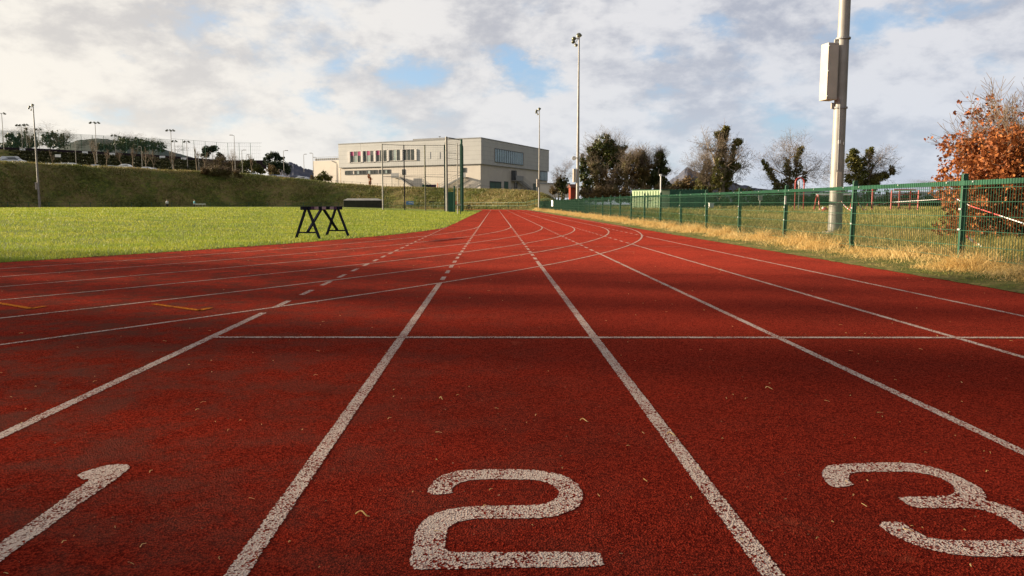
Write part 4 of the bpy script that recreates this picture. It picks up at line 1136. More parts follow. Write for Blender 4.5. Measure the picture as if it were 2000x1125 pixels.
pclump('dark ivy bush just right of the second mast', 1143, 388, 80, [(1140, 345, 9, 20), (1148, 365, 12, 16), (1138, 320, 5, 12)], 4200, 'ivy', .18, 32, twigs=(40, .8, 1), name='ivy_bush')
pclump('brown scrubby undergrowth below the biggest ivy tree', 1190, 390, 81, [(1170, 350, 18, 18), (1195, 358, 22, 20), (1215, 350, 14, 20), (1180, 372, 26, 12), (1160, 332, 12, 12)], 8500, 'scrub', .16, 33, twigs=(420, 1.1, .3), name='scrub_bush', cat='bush')
pclump('brown and olive leafed tree between two dark ivy trees', 1235, 392, 82, [(1235, 325, 18, 24), (1248, 312, 16, 16), (1225, 345, 14, 20), (1245, 355, 22, 22), (1262, 335, 12, 20)], 9500, 'scrub', .16, 34, twigs=(520, 1.4, 3.0), name='scrub_tree')
pclump('squat dark ivy tree with bare twigs directly behind the pale green container', 1282, 392, 84, [(1290, 318, 10, 18), (1296, 335, 11, 22), (1278, 340, 16, 20), (1262, 355, 18, 20), (1290, 362, 16, 18), (1288, 303, 5, 8)], 10500, 'ivy', .19, 35, twigs=(120, 1.0, 4.2))
pclump('low tangled scrub row closing the gap under the ivy trees', 1215, 395, 79, [(px_, 378+4*((px_//7) % 3), 11, 13) for px_ in range(1140, 1325, 12)], 13000, 'scrub', .15, 83, name='scrub_bush', cat='bush', twigs=(420, .8, .2), stems=False)
ptree('bare twiggy crown rising over the squat dark ivy tree', 1292, 388, 277, 66, 86, 36, up=.06, twigr=.75, spread=.6)
ptree('bare twiggy tree rising left of the squat dark ivy tree', 1255, 380, 281, 40, 87, 37, ivy=0, up=.14, twigr=.8)
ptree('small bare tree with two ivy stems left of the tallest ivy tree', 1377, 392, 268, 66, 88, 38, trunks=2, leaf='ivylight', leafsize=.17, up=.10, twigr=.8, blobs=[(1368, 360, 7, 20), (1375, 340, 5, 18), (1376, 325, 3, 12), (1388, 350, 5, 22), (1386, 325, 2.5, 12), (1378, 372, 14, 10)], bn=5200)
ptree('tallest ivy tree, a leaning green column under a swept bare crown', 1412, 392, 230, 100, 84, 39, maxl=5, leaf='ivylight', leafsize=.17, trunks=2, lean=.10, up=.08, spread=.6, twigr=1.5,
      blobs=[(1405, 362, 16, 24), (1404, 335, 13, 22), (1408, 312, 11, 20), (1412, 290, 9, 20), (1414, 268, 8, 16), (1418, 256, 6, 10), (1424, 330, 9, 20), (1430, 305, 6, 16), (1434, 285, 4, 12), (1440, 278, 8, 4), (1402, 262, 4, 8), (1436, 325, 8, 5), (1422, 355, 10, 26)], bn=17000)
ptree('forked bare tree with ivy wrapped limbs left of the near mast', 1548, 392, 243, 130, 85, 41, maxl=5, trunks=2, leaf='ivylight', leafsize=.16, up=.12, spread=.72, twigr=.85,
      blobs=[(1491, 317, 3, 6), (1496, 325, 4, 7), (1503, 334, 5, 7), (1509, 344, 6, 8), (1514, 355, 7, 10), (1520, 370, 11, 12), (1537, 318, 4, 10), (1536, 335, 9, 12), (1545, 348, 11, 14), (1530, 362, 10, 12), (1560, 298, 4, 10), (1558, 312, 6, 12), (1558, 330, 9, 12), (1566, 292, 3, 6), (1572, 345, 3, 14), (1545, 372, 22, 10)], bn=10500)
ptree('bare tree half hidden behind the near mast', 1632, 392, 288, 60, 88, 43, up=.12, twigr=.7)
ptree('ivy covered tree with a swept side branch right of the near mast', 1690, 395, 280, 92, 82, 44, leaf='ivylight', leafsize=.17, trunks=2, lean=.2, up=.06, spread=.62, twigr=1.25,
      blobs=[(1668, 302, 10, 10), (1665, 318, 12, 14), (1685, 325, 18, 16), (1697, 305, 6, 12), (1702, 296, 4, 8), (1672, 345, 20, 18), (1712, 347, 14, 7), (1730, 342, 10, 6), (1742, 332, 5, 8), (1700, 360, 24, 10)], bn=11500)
ptree('thin hazy bare tree far behind the climbing frame', 1830, 390, 342, 130, 120, 45, up=.04, twigr=.6)
# hedge behind the playground
pclump('low olive hedge row in front of the blue hill', 1340, 395, 92, [(1325, 365, 14, 12), (1345, 360, 14, 16), (1362, 368, 12, 14), (1310, 372, 12, 10)], 6000, 'scrub', .18, 50, name='hedge_bush', cat='bush', twigs=(60, .6, .5))
def hedge(label, px0, px1, pyt, D, seed, leaf, count):
    a, b_ = at(px0, pyt, D), at(px1, pyt, D); z0 = .3; lst = []; rng = random.Random(seed); n_ = int((b_.x-a.x)/1.1)
    for i in range(n_):
        h_ = (a.z-z0)*rng.uniform(.75, 1.1); lst.append((a.x+(b_.x-a.x)*i/n_-a.x, rng.uniform(-.4, .4), h_*.5, .8, h_*.55))
    return clump_tree(label, a.x, D, z0, lst, count, leaf, .17, seed, name='hedge', cat='hedge', group='hedges behind the field', twigs=(n_*8, .6, .5), stems=False)
hedge('dark mixed hedge closing the field left of the near mast', 1370, 1640, 371, 78, 51, 'ivy', 15000)
hedge('brown and green hedge closing the field right of the near mast', 1640, 2080, 375, 80, 52, 'scrub', 20000)
# beech
def beech():
    D = 12.2; q = at(1995, 400, D); X = q.x; zb = field(X, D)
    rng = random.Random(77); out = []
    for k_ in range(9):
        grow(rng, Vector((rng.uniform(-.12, .12), rng.uniform(-.12, .12), 0)), Vector((rng.uniform(-.55, .55), rng.uniform(-.5, .5), 1)).normalized(), 1.0, .018, 0, 4, .13, out, .45)
    zs = max(e.z for _, e, *_ in out); H = at(1995, 130, D).z-zb
    xs_ = sorted(e.x for _, e, *_ in out); fx = 2.75/(xs_[-8]-xs_[8]); fz = H/zs
    t = empty('beech_shrub', (X, D, zb)); tag(t, 'copper leaved beech shrub with bare upper twigs behind the fence at right', 'shrub')
    tr, tw = MB(), MB()
    def T(v): return Vector((v.x*fx, v.y*fx, v.z*fz))
    cs, rd = [], []
    for a, b_, r0, r1, lv in out:
        a, b_ = T(a), T(b_)
        (tr if lv == 0 else tw).tube(a, b_, max(r0, .0035), max(r1, .0025), 5 if lv == 0 else 3, cap=False)
        if lv >= 2 and b_.z < H*rng.uniform(.40, .66) and b_.z > .1: cs.append(tuple(b_)); rd.append(rng.uniform(.04, .10))
    for k_ in range(46):
        a_ = rng.uniform(0, 6.283); r0_ = rng.uniform(.05, .5); ln_ = rng.uniform(.25, .86) if k_ < 34 else rng.uniform(.15, .4)
        reach = rng.uniform(.3, 1.25)*(1.15-ln_*.6)
        prev = Vector((r0_*.4*math.cos(a_), r0_*.4*math.sin(a_), .02)); top_ = ln_*H
        for q_ in range(1, 25):
            f = q_/24; rad_ = r0_*.4+(reach)*f**.55
            c = Vector((rad_*math.cos(a_)+rng.gauss(0, .05), rad_*math.sin(a_)*.9+rng.gauss(0, .05), .02+top_*f)); tr.tube(prev, c, .008*(1-f*.8), .008*(1-f*.85), 4, cap=False)
            if f > .06:
                for _ in range(2):
                    e_ = c+Vector((rng.gauss(0, .14), rng.gauss(0, .14), rng.uniform(-.02, .14))); tw.tube(c, e_, .003, .0018, 3, cap=False)
                    if rng.random() < .80: cs.append(tuple(e_)); rd.append(rng.uniform(.03, .12))
            prev = c
    for _ in range(620):
        a_ = rng.uniform(0, 6.283); r_ = 1.32*rng.random()**.5; c = Vector((r_*math.cos(a_), r_*math.sin(a_)*.9, rng.uniform(.10, 1.25)))
        tw.tube(c*.72, c, .004, .002, 3, cap=False); cs.append(tuple(c)); rd.append(rng.uniform(.05, .14)); cs.append(tuple(c)); rd.append(.12)
    tr.build('stem', M['bark'], t); tw.build('branches', M['twig'], t)
    rn = np.random.RandomState(4); V, Fc = leaves(rn, cs, rd, 58000, .052); fastmesh('crown', V, Fc, M['beech'], t)
beech()

# ------------------------------------------------------------------ field objects right of the fence
# containers
a, b_ = at(1240, 408, 58), at(1291, 408, 58); zt = at(1265, 371.5, 58).z; zb_ = at(1265, 408, 58).z
e = empty('storage_container', (a.x, 59.3, zb_), R(-38)); tag(e, 'pale green sunlit steel container beyond the green fence', 'container')
w_, h_ = (b_.x-a.x)/.80, zt-zb_
mb = MB().box((w_/2, 1.5, h_/2), (w_, 3.0, h_))
mb.build('container_wall', M['lightgreen'], e, bevel=.02)
mb = MB()
for i in range(11): mb.box((w_*(i+.5)/11, -.02, h_/2), (w_/22, .04, h_-.12))
mb.build('corrugation', M['lightgreen'], e)
MB().box((w_/2, 1.5, h_+.03), (w_+.06, 3.06, .06)).box((w_*.55, -.05, h_*.45), (.03, .05, h_*.8)).box((w_*.62, -.06, h_*.45), (.2, .04, .05)).build('roof_trim', M['green'], e)
c_ = at(1372, 408, 60)
e = empty('storage_container', (b_.x+.12, 58.9, zb_)); tag(e, 'dark green ribbed container wall right of the pale green one', 'container')
w_ = c_.x-b_.x; h_ = at(1330, 371, 60).z-zb_
MB().box((w_/2, 1.5, h_/2), (w_, 3, h_)).build('container_wall', M['darkgreen'], e)
mb = MB()
for i in range(14): mb.box((w_*(i+.5)/14, -.03, h_/2), (.05, .06, h_+.1))
mb.build('rib', M['green'], e)
q = at(1290, 380, 57)
e = MB().tube((0, 0, 0), (0, 0, at(1290, 342, 57).z-zb_), .05, .04).box((0, 0, at(1290, 342, 57).z-zb_), (.16, .12, .14)).build('camera_pole', M['white']); e.location = (q.x, 57, zb_)
tag(e, 'thin white pole with a small camera at the container corner', 'pole')
# brick hut
a, b_ = at(1109, 389, 78), at(1135, 389, 78); z0, z1 = at(1120, 392, 78).z, at(1120, 366, 78).z
e = empty('brick_hut', ((a.x+b_.x)/2, 79, z0)); tag(e, 'small red brick hut with a dark roof behind the second mast', 'hut')
w_ = b_.x-a.x; h_ = z1-z0
MB().box((0, 0, h_/2), (w_*.62, .6, h_), rz=R(14)).build('wall', M['brick'], e)
mb = MB(); x_ = w_*.31+.10
mb.add([(-x_, -.55, h_), (x_, -.55, h_), (x_, .55, h_), (-x_, .55, h_), (-x_, 0, h_+.35), (x_, 0, h_+.35)], [(0,1,5,4),(2,3,4,5),(1,2,5),(3,0,4),(0,3,2,1)])
r_ = mb.build('roof', M['slate'], e); r_.rotation_euler = (0, 0, R(18))
# play equipment
def playobj(label, name, D, cat='play equipment'):
    e = empty(name, (0, D, .5)); tag(e, label, cat, 'red play equipment'); return e
def tubepath(pts, r_): 
    mb = MB()
    for a, b_ in zip(pts, pts[1:]): mb.tube(a, b_, r_, n=8)
    return mb
D = 50
e = playobj('red hoop topped play arch left of the near mast', 'play_arch', D)
xa, xb = at(1552, 400, D).x, at(1569, 400, D).x; zt = at(1560, 356, D).z; zg = at(1560, 415, D).z; e.location = ((xa+xb)/2, D, zg)
r_ = (xb-xa)/2; pts = [(-r_, 0, 0), (-r_, 0, zt-zg)]+[(-r_*math.cos(R(a)), 0, zt-zg+r_*math.sin(R(a))) for a in range(15, 180, 15)]+[(r_, 0, zt-zg), (r_, 0, 0)]
tubepath(pts, .045).build('hoop', M['red'], e); MB().tube((0, .1, 0), (0, .1, zt-zg+.1), .04).build('centre_pole', M['galv'], e)
for px0, px1, pyt, lab, nm in ((1596, 1667, 380, 'red swing frame with a white beam behind the near mast', 'swing_frame'), (1703, 1704, 372, 'lone red upright post right of the near mast', 'play_post'), (1748, 1785, 371, 'red square climbing frame farther right on the field', 'climbing_frame')):
    xa, xb = at(px0, 400, D).x, at(px1, 400, D).x; zt = at(px0, pyt, D).z; e = playobj(lab, nm, D); e.location = (xa, D, zg); h_ = zt-zg
    if nm == 'play_post':
        MB().tube((0, 0, 0), (0, 0, h_), .07, .07).lathe((0, 0, h_), [(.07, 0), (.09, .03), (.05, .08), (.01, .1)], 10).build('upright', M['red'], e); continue
    w_ = xb-xa
    for x_ in (0, w_):
        for y_ in (-.5, .5): MB().tube((x_, y_, 0), (x_, y_*(.2 if nm == 'swing_frame' else 1), h_), .05).build('leg', M['red'], e)
    MB().tube((-.1, 0, h_), (w_+.1, 0, h_), .055).build('beam', M['white'] if nm == 'swing_frame' else M['red'], e)
    if nm == 'swing_frame':
        for x_ in (w_*.45, w_*.75):
            sw = MB().box((x_, 0, .45), (.4, .16, .04)).build('swing_seat', M['rubber'], e); MB().tube((x_-.18, 0, .45), (x_-.18, 0, h_), .012).tube((x_+.18, 0, .45), (x_+.18, 0, h_), .012).build('chain', M['galv'], sw)
    else:
        mb = MB()
        for j in range(1, 5):
            for y_ in (-.5, .5): mb.tube((0, y_, h_*j/5), (w_, y_, h_*j/5), .025)
        mb.build('rung', M['red'], e)
q = at(1611, 411, 46)
e = empty('ride_on_toy', (q.x, 46, at(1611, 416.5, 46).z)); tag(e, 'small red, white and blue ride-on toy on the grass left of the near mast', 'toy')
MB().lathe((0, 0, .22), [(.02, -.12), (.14, -.08), (.17, .02), (.12, .12), (.02, .16)], 12).build('toy_body', M['red'], e)
MB().lathe((-.12, 0, .30), [(.02, -.08), (.07, -.03), (.07, .05), (.02, .09)], 10).build('toy_head', M['white'], e)
MB().tube((.05, -.12, .08), (.05, .12, .08), .08, n=12).tube((-.10, -.12, .08), (-.10, .12, .08), .07, n=12).build('wheel', M['blue'], e)
q = at(1485, 384, 60); z0 = at(1485, 413, 60).z
e = empty('field_sign', (q.x, 60, z0)); tag(e, 'small grey sign on a post in the middle of the field', 'sign')
MB().tube((0, 0, 0), (0, 0, q.z-z0), .035).build('post', M['galv'], e); MB().box((0, -.05, q.z-z0-.1), (.30, .03, .42)).build('sign_panel', M['galv'], e)
q = at(1389, 403, 62)
e = MB().box((0, 0, .2), (.35, .3, .4)).box((0, 0, .43), (.42, .36, .06)).build('utility_box', M['white'], bevel=.01); e.location = (q.x, 62, at(1389, 407, 62).z)
tag(e, 'little white utility box at the right end of the dark green container', 'utility box')
# barrier tape
M['tape'] = None
m, t, b = mat('red_white_tape', .5, .3); o_ = ocoord(t); sx_ = t.nodes.new('ShaderNodeTexWave'); sx_.inputs['Scale'].default_value = 2.2; t.links.new(o_, sx_.inputs[0])
t.links.new(tmix(t, tramp(t, sx_.outputs[1], .45, .55), (.60, .10, .09), (.74, .72, .70)), b.inputs['Base Color']); M['tape'] = m
def tape(label, pts, sag, w_=.05):
    V = []; P0 = [Vector(p_) for p_ in pts]; q = []
    for a, b_ in zip(P0, P0[1:]):
        for i in range(12): f = i/12; p_ = a.lerp(b_, f); p_.z -= sag*4*f*(1-f); q.append(p_)
    q.append(P0[-1]); mb = MB(); o0 = q[0].copy()
    for a, b_ in zip(q, q[1:]): mb.beam(a-o0, b_-o0, .004, w_)
    o = mb.build('barrier_tape', M['tape']); o.location = o0; tag(o, label, 'tape', 'barrier tapes')
zt_ = .25
tape('red and white tape looping from the near mast to the fence', [at(1643, 393, 15.9), at(1668, 413, 13.4), at(1669, 398, 12.9)], .04, .016)
tape('red and white tape drooping from the fence post right of the near mast', [at(1676, 395, 13.0), at(1690, 410, 13.2), at(1694, 398, 13.6)], .03, .016)
tape('pale tape strung from the fence to the beech shrub', [at(1703, 402, 14), at(1740, 395, 14), at(1838, 389, 12.5)], .0, .007)
tape('red and white tape crossing in front of the beech shrub', [at(1865, 387, 11.0), at(1895, 402, 10.2), at(2010, 440, 8.9)], .0, .013)
tape('white tape lying on the grass behind the near fence post', [at(1888, 462, 10.9), at(1905, 474, 10.9), at(1923, 486, 10.5)], .0, .03)

# ------------------------------------------------------------------ left background: car park, pitch fence, trees
def car(label, px, D, pyroof, col, rz, van=False, seed=0):
    q = at(px, pyroof, D); H = 1.95 if van else 1.48; Ln = 4.9 if van else 4.3; w_ = .9
    z = q.z-H
    e = empty('parked_car' if not van else 'parked_van', (q.x, D, z), rz); tag(e, label, 'van' if van else 'car', 'vehicles in the car park')
    if van: prof = [(-2.4, .35), (-2.45, .9), (-2.35, 1.75), (-2.1, 1.95), (.7, 1.95), (1.5, 1.2), (2.35, .98), (2.45, .6), (2.4, .35)]
    else: prof = [(-2.1, .35), (-2.15, .75), (-2.0, 1.0), (-1.5, 1.38), (-1.0, 1.48), (.1, 1.47), (.95, 1.02), (1.95, .82), (2.15, .55), (2.1, .35)]
    n = len(prof); vs = []
    for s_ in (-1, 1):
        for x, zz_ in prof: vs.append((x, s_*w_*(1 if zz_ < 1.05 else .82), zz_))
    fs_ = [tuple(range(n))[::-1], tuple(range(n, 2*n))]+[(i, (i+1) % n, n+(i+1) % n, n+i) for i in range(n)]
    MB().add(vs, fs_).build('body', M[col], e, bevel=.04)
    gl = MB()
    if van: gp = [(-2.1, 1.15), (-2.05, 1.72), (.62, 1.75), (1.3, 1.2)]
    else: gp = [(-1.62, 1.05), (-1.3, 1.34), (-.1, 1.36), (.62, 1.05)]
    for s_ in (-1, 1):
        y0 = s_*(w_*.935); y1 = s_*(w_*.835)
        gl.add([(gp[0][0], y0, gp[0][1]), (gp[1][0], y1, gp[1][1]), (gp[2][0], y1, gp[2][1]), (gp[3][0], y0, gp[3][1])], [(0, 1, 2, 3)])
    xw, zw = (1.12, 1.58) if van else (.55, 1.27)
    gl.box((xw, 0, zw), (.05, w_*1.4, .42), mtx=Matrix.Rotation(R(-45 if van else -60), 3, 'Y'))
    gl.build('windows', M['cartglass'], e)
    for sx__ in (-1.35, 1.35):
        for s_ in (-1, 1): MB().tube((sx__, s_*(w_-.12), .32), (sx__, s_*(w_+.02), .32), .32, n=14).build('wheel', M['rubber'], e)
    return z
cars = [
 ('silver people carrier parked alone at the far left end of the car park', 26, 178, 305.5, 'carsilver', 5, True), ('white car roof showing over the bank right of the far left mast', 98, 235, 318.5, 'carwhite', 0, False),
 ('white car, left of the touching white pair above the bank', 118, 232, 318.5, 'carwhite', 10, False), ('small pale car wedged between two white cars on the bank top', 128, 236, 318.3, 'carsilver', 90, False),
 ('long white car facing right in the middle of the left row', 144, 222, 318.2, 'carwhite', 0, False), ('silver car between the long white car and the next light mast', 190, 225, 321.5, 'carsilver', 0, False),
 ('grey car just right of the silver car on the bank top', 213, 230, 323, 'carsilver', 185, False), ('white car with dark windows in the fourth cluster above the bank', 241, 215, 320.5, 'carwhite', 180, False),
 ('dull dark car right of the fourth cluster', 262, 222, 326, 'carblue', 0, False), ('white nosed car at the right end of the left row', 282, 222, 326, 'carwhite', 180, False), ('faint grey car beside the brown saplings', 300, 225, 327.5, 'carsilver', 0, False),
 ('lone pale car at the foot of the thin mid bank lamp', 358, 222, 333.5, 'carsilver', 0, False), ('silver car leftmost of the cluster by the stone pine', 497, 212, 338.5, 'carsilver', 0, False),
 ('pale car second from left in the cluster by the stone pine', 511, 214, 340.5, 'carsilver', 15, False), ('white car in front of the stone pine', 522, 208, 343, 'carwhite', 80, False), ('dark car in front of the stone pine foliage', 540, 206, 341, 'carblue', 15, False),
 ('silver estate car right of the stone pine', 552, 204, 342, 'carsilver', 10, False), ('red car peeking over the grass right of the stone pine', 563, 200, 346, 'carred', 0, False),
 ('dark blue car between the red car and the annex shrub', 574, 203, 342.5, 'carblue', 170, False), ('white car with its nose down nearest the annex shrub', 583, 199, 344.5, 'carwhite', 195, False), ('grey car at the annex shrub itself', 598, 200, 345, 'carsilver', 5, False)]
for (lab, px_, D, pr, col, rz, vn) in cars: car(lab, px_, D, pr, col, R(rz), vn)
# kickboard, netting and their posts
def pitch_pt(px, D=248): return at(px, interp(Y2T, px), D)
kb = empty('pitch_fence', tuple(pitch_pt(20))); tag(kb, 'long dark kickboard fence with tall pale green netting above the car park', 'fence')
mb = MB(); prev = None
for px_ in range(-60, 521, 20):
    q = pitch_pt(px_)
    if prev is not None:
        zt0 = at(px_-20, interp(Y2T, px_-20)-1, 248).z; zt1 = at(px_, interp(Y2T, px_)-1, 248).z
        mb.add([(prev.x, prev.y, prev.z-2.6), (q.x, q.y, q.z-2.6), (q.x, q.y, zt1), (prev.x, prev.y, zt0), (prev.x, prev.y+.1, prev.z-2.6), (q.x, q.y+.1, q.z-2.6), (q.x, q.y+.1, zt1), (prev.x, prev.y+.1, zt0)], [(0,1,2,3),(7,6,5,4),(3,2,6,7),(0,4,5,1)])
    prev = q
child(mb, 'kickboard', M['darkwood'], kb)
mb = MB(); nb = MB()
for px_ in range(-60, 500, 22):
    q = pitch_pt(px_); h_ = 5.2 if px_ < 330 else 6.2*0.9
    mb.tube(q, q+Vector((0, 0, h_)), .07, n=5)
    q2 = pitch_pt(px_+22)
    nb.beam(q+Vector((0, 0, h_)), q2+Vector((0, 0, h_)), .06, .06)
    k_ = 18; fine = px_ < 330
    for i in range(k_ if fine else 6):
        f = i/(k_ if fine else 6); a = q.lerp(q2, f); nb.beam(a, a+Vector((0, 0, h_)), .020 if fine else .015, .02)
    for j in range(1, 16 if fine else 5): zz_ = h_*j/(16 if fine else 5); nb.beam(q+Vector((0, 0, zz_)), q2+Vector((0, 0, zz_)), .03, .045 if fine else .02)
child(mb, 'net_post', M['cagegreen'], kb); child(nb, 'netting', M['net'], kb)
for i, px_ in enumerate((44, 113, 166, 219, 317, 359, 443)):
    y_ = interp(Y2T, px_)+2.5 + (9 if px_ == 113 else 0); q = at(px_, y_, 246 if px_ != 113 else 232)
    e = empty('advert_board', tuple(q)); tag(e, 'white advert board, %s' % ('leftmost on the dark kickboard', 'lower on the dark slope above the white cars', 'above the gap left of the slim pitch lamp', 'beside the left bare trees on the kickboard', 'first right of the left bare trees', 'just left of the tall mid mast', 'rightmost, near the end of the kickboard')[i], 'board', 'advert boards on the pitch fence')
    MB().box((0, 0, 0), (1.7, .05, .8)).build('board', M['white'], e); MB().beam((-.7, .05, -1.2), (-.7, .05, .3), .08, .08).beam((.7, .05, -1.2), (.7, .05, .3), .08, .08).build('post', M['darkwood'], e)
# pitch floodlights
def pitch_light(label, px, pyt, pyb, D, heads, r_=.12):
    q = at(px, pyb, D); h_ = at(px, pyt, D).z-q.z
    e = empty('pitch_floodlight', tuple(q)); tag(e, label, 'floodlight mast', 'thin floodlights and lamps on the left skyline')
    MB().tube((0, 0, 0), (0, 0, h_), r_, r_*.6, 8).build('pole', M['galv'], e)
    w_ = max(abs(x) for x in heads)
    MB().beam((-w_, 0, h_-.1), (w_, 0, h_-.1), .10, .10).build('crossarm', M['galv'], e)
    for x in heads:
        mm = Matrix.Rotation(R(-35 if x < 0 else 35), 3, 'Y')
        MB().box((x, 0, h_-.1), (.75, .5, .30), mtx=mm).lathe(Vector((x, 0, h_-.12)), [(.28, -.28), (.34, -.2), (.2, -.1)], 8).build('lamp_head', M['lamp'], e)
    return e
pitch_light('skyline floodlight with two heads at the extreme left edge', 8, 221, 292, 240, (-.9, .9))
pitch_light('skyline floodlight in front of the left bare trees, left of the bank mast', 46, 244, 318, 245, (-1.4, -.5, .8), .1)
pitch_light('skyline floodlight with dark ivy below it, left of the bank mast', 53, 243, 290, 262, (-.6, .6), .1)
pitch_light('skyline floodlight just right of the bank mast', 77, 252, 290, 262, (-.8, .8), .1)
pitch_light('tall skyline floodlight with three heads above the kickboard gap', 190, 239, 318, 235, (-1.4, 0, 1.1))
pitch_light('short skyline floodlight before the second bare tree clump', 227, 264, 320, 245, (-.9, .3))
pitch_light('tall mid skyline floodlight with three heads', 337, 254, 330, 235, (-1.2, 0, .9))
pitch_light('shorter skyline floodlight touching the tall mid one', 343, 275, 330, 250, (-.6, .6), .1)
pitch_light('skyline floodlight left of the round pine', 367, 276, 335, 240, (-.7, .7))
def lamp(label, px, pyt, pyb, D, arm):
    q = at(px, pyb, D); h_ = at(px, pyt, D).z-q.z
    e = empty('street_lamp', tuple(q)); tag(e, label, 'street lamp', 'car park street lamps')
    MB().tube((0, 0, 0), (0, 0, h_), .10, .06, 8).tube((0, 0, h_), (arm, 0, h_+.15), .05, n=6).build('pole', M['galv'], e)
    MB().box((arm*1.25, 0, h_+.15), (.8, .3, .16)).build('lamp_head', M['cabinet'], e, bevel=.03)
lamp('tallest car park lamp with its head to the left', 460, 265, 340, 205, -.6)
lamp('car park lamp with its head to the right, beside the tallest', 474, 294, 340, 220, .6)
lamp('shorter car park lamp at the dark shrubs left of the stone pine', 482, 303, 338, 240, .5)
lamp('car park lamp in front of the stone pine right side', 555, 295, 345, 212, .7)
lamp('car park lamp left of the far blue hill top', 547, 316, 344, 225, .3)
lamp('lamp left of the pair by the annex roof', 594, 302, 336, 260, .5)
lamp('lamp with its left head just left of the annex', 612, 300, 338, 240, -.5)
lamp('small lamp above the annex roof railing', 618, 308, 325, 262, -.5)
lamp('thin lamp post half way along the kickboard', 149, 277, 320, 232, .4)
lamp('thin lamp post right of the second bare tree clump', 278, 287, 326, 230, -.4)
lamp('bank lamp rising by the round pine', 389, 302, 336, 225, .3)
# left trees
LG = 'trees on the left skyline'
ptree('bare tree crown at the extreme left edge behind the netting', 20, 290, 240, 60, 275, 60, maxl=5, group=LG, ivy=1500, ivyh=.6, ivyr=1.2, leafsize=.5, twigr=.7)
pclump('row of dark ivy trunks behind the netting left of the bank mast', 40, 292, 278, [(12, 272, 6, 14), (30, 275, 7, 12), (44, 262, 4, 14), (60, 275, 8, 12), (20, 285, 20, 6), (52, 282, 14, 8)], 4200, 'ivy', .5, 61, group=LG, stems=False)
ptree('widest bare tree fan on the left skyline right of the bank mast', 98, 290, 236, 80, 275, 62, maxl=5, group=LG, twigr=.7)
pclump('dark ivy mass under the widest bare tree fan', 98, 292, 272, [(85, 268, 9, 10), (98, 264, 9, 8), (112, 270, 11, 9), (98, 280, 26, 8)], 3600, 'ivy', .45, 63, group=LG, stems=False)
ptree('second bare tree clump on the left skyline', 245, 300, 254, 60, 272, 64, maxl=5, group=LG, twigr=.8, ivy=1600, ivyh=.8, ivyr=1.0, leafsize=.45)
ptree('bare tree joined to the right of the second clump', 280, 302, 257, 55, 270, 65, maxl=5, group=LG, twigr=.8, ivy=1600, ivyh=.7, ivyr=1.0, leafsize=.45)
pclump('greenish low trees behind the netting in the middle of the left skyline', 290, 305, 268, [(240, 282, 22, 12), (275, 285, 22, 12), (305, 288, 16, 10), (205, 288, 20, 8)], 5200, 'ivy', .45, 66, group=LG, stems=False)
pclump('round dark pine with a flat crown on the left skyline', 408, 322, 255, [(405, 292, 13, 6), (398, 302, 9, 7), (415, 290, 9, 5), (425, 308, 9, 10), (432, 314, 7, 8)], 5200, 'pine', .38, 67, group=LG, name='pine_tree')
pclump('brown twiggy trees between the round pine and the tallest lamp', 445, 335, 240, [(430, 322, 16, 14), (450, 325, 12, 10), (410, 328, 12, 10)], 3800, 'scrub', .32, 68, group=LG, name='scrub_tree', twigs=(380, 3.0, 1))
pclump('dark shrub mass left of the stone pine', 490, 340, 232, [(476, 325, 10, 14), (488, 322, 10, 12), (500, 330, 12, 10), (510, 334, 8, 7)], 5200, 'ivy', .34, 69, group=LG, name='shrub_mass', cat='bush')
pclump('stone pine with an umbrella crown left of the sports hall', 535, 342, 222, [(530, 303, 13, 5), (520, 310, 7, 6), (545, 309, 10, 5), (517, 318, 5, 4)], 4200, 'pine', .34, 70, group=LG, name='stone_pine')
pclump('dark broad lower pine beside the stone pine', 545, 345, 220, [(535, 322, 16, 6), (550, 326, 16, 8), (560, 333, 9, 8), (535, 336, 12, 8)], 6000, 'pine', .34, 71, group=LG, name='pine_tree')
pclump('brown bush in front of the stone pine trunk', 530, 346, 212, [(528, 332, 9, 12), (536, 338, 8, 8)], 2600, 'scrub', .28, 72, group=LG, name='scrub_bush', cat='bush')
pclump('olive round shrub beside the annex wall', 631, 358, 195, [(630, 345, 10, 10), (640, 348, 8, 7), (622, 350, 8, 6)], 4200, 'ivylight', .24, 73, group=LG, name='round_shrub', cat='bush', twigs=(60, .9, 1))
pclump('tall narrow yellowish bush left of the annex shrub', 609, 356, 197, [(609, 346, 4, 8)], 900, 'scrub', .2, 78, group=LG, name='round_shrub', cat='bush')
pclump('brown bramble patch spreading on the bank lip', 415, 342, 170, [(400, 335, 10, 6), (418, 334, 14, 8), (438, 336, 12, 6), (425, 343, 20, 5)], 5200, 'scrub', .22, 74, group=LG, name='bramble_patch', cat='bush', stems=False, twigs=(300, 1.2, .2))
pclump('small bramble knot on the bank below the tallest lamp', 462, 346, 168, [(462, 340, 7, 6), (465, 346, 7, 4)], 1800, 'scrub', .2, 75, group=LG, name='bramble_patch', cat='bush', stems=False, twigs=(80, .9, .2))
pclump('slim red leaved sapling in front of the hall wall', 722, 366, 186, [(720, 344, 2.2, 3), (723, 350, 2.4, 4), (722, 357, 2.2, 4), (722, 363, 1.6, 2)], 900, 'beech', .20, 76, group=LG, name='young_tree')
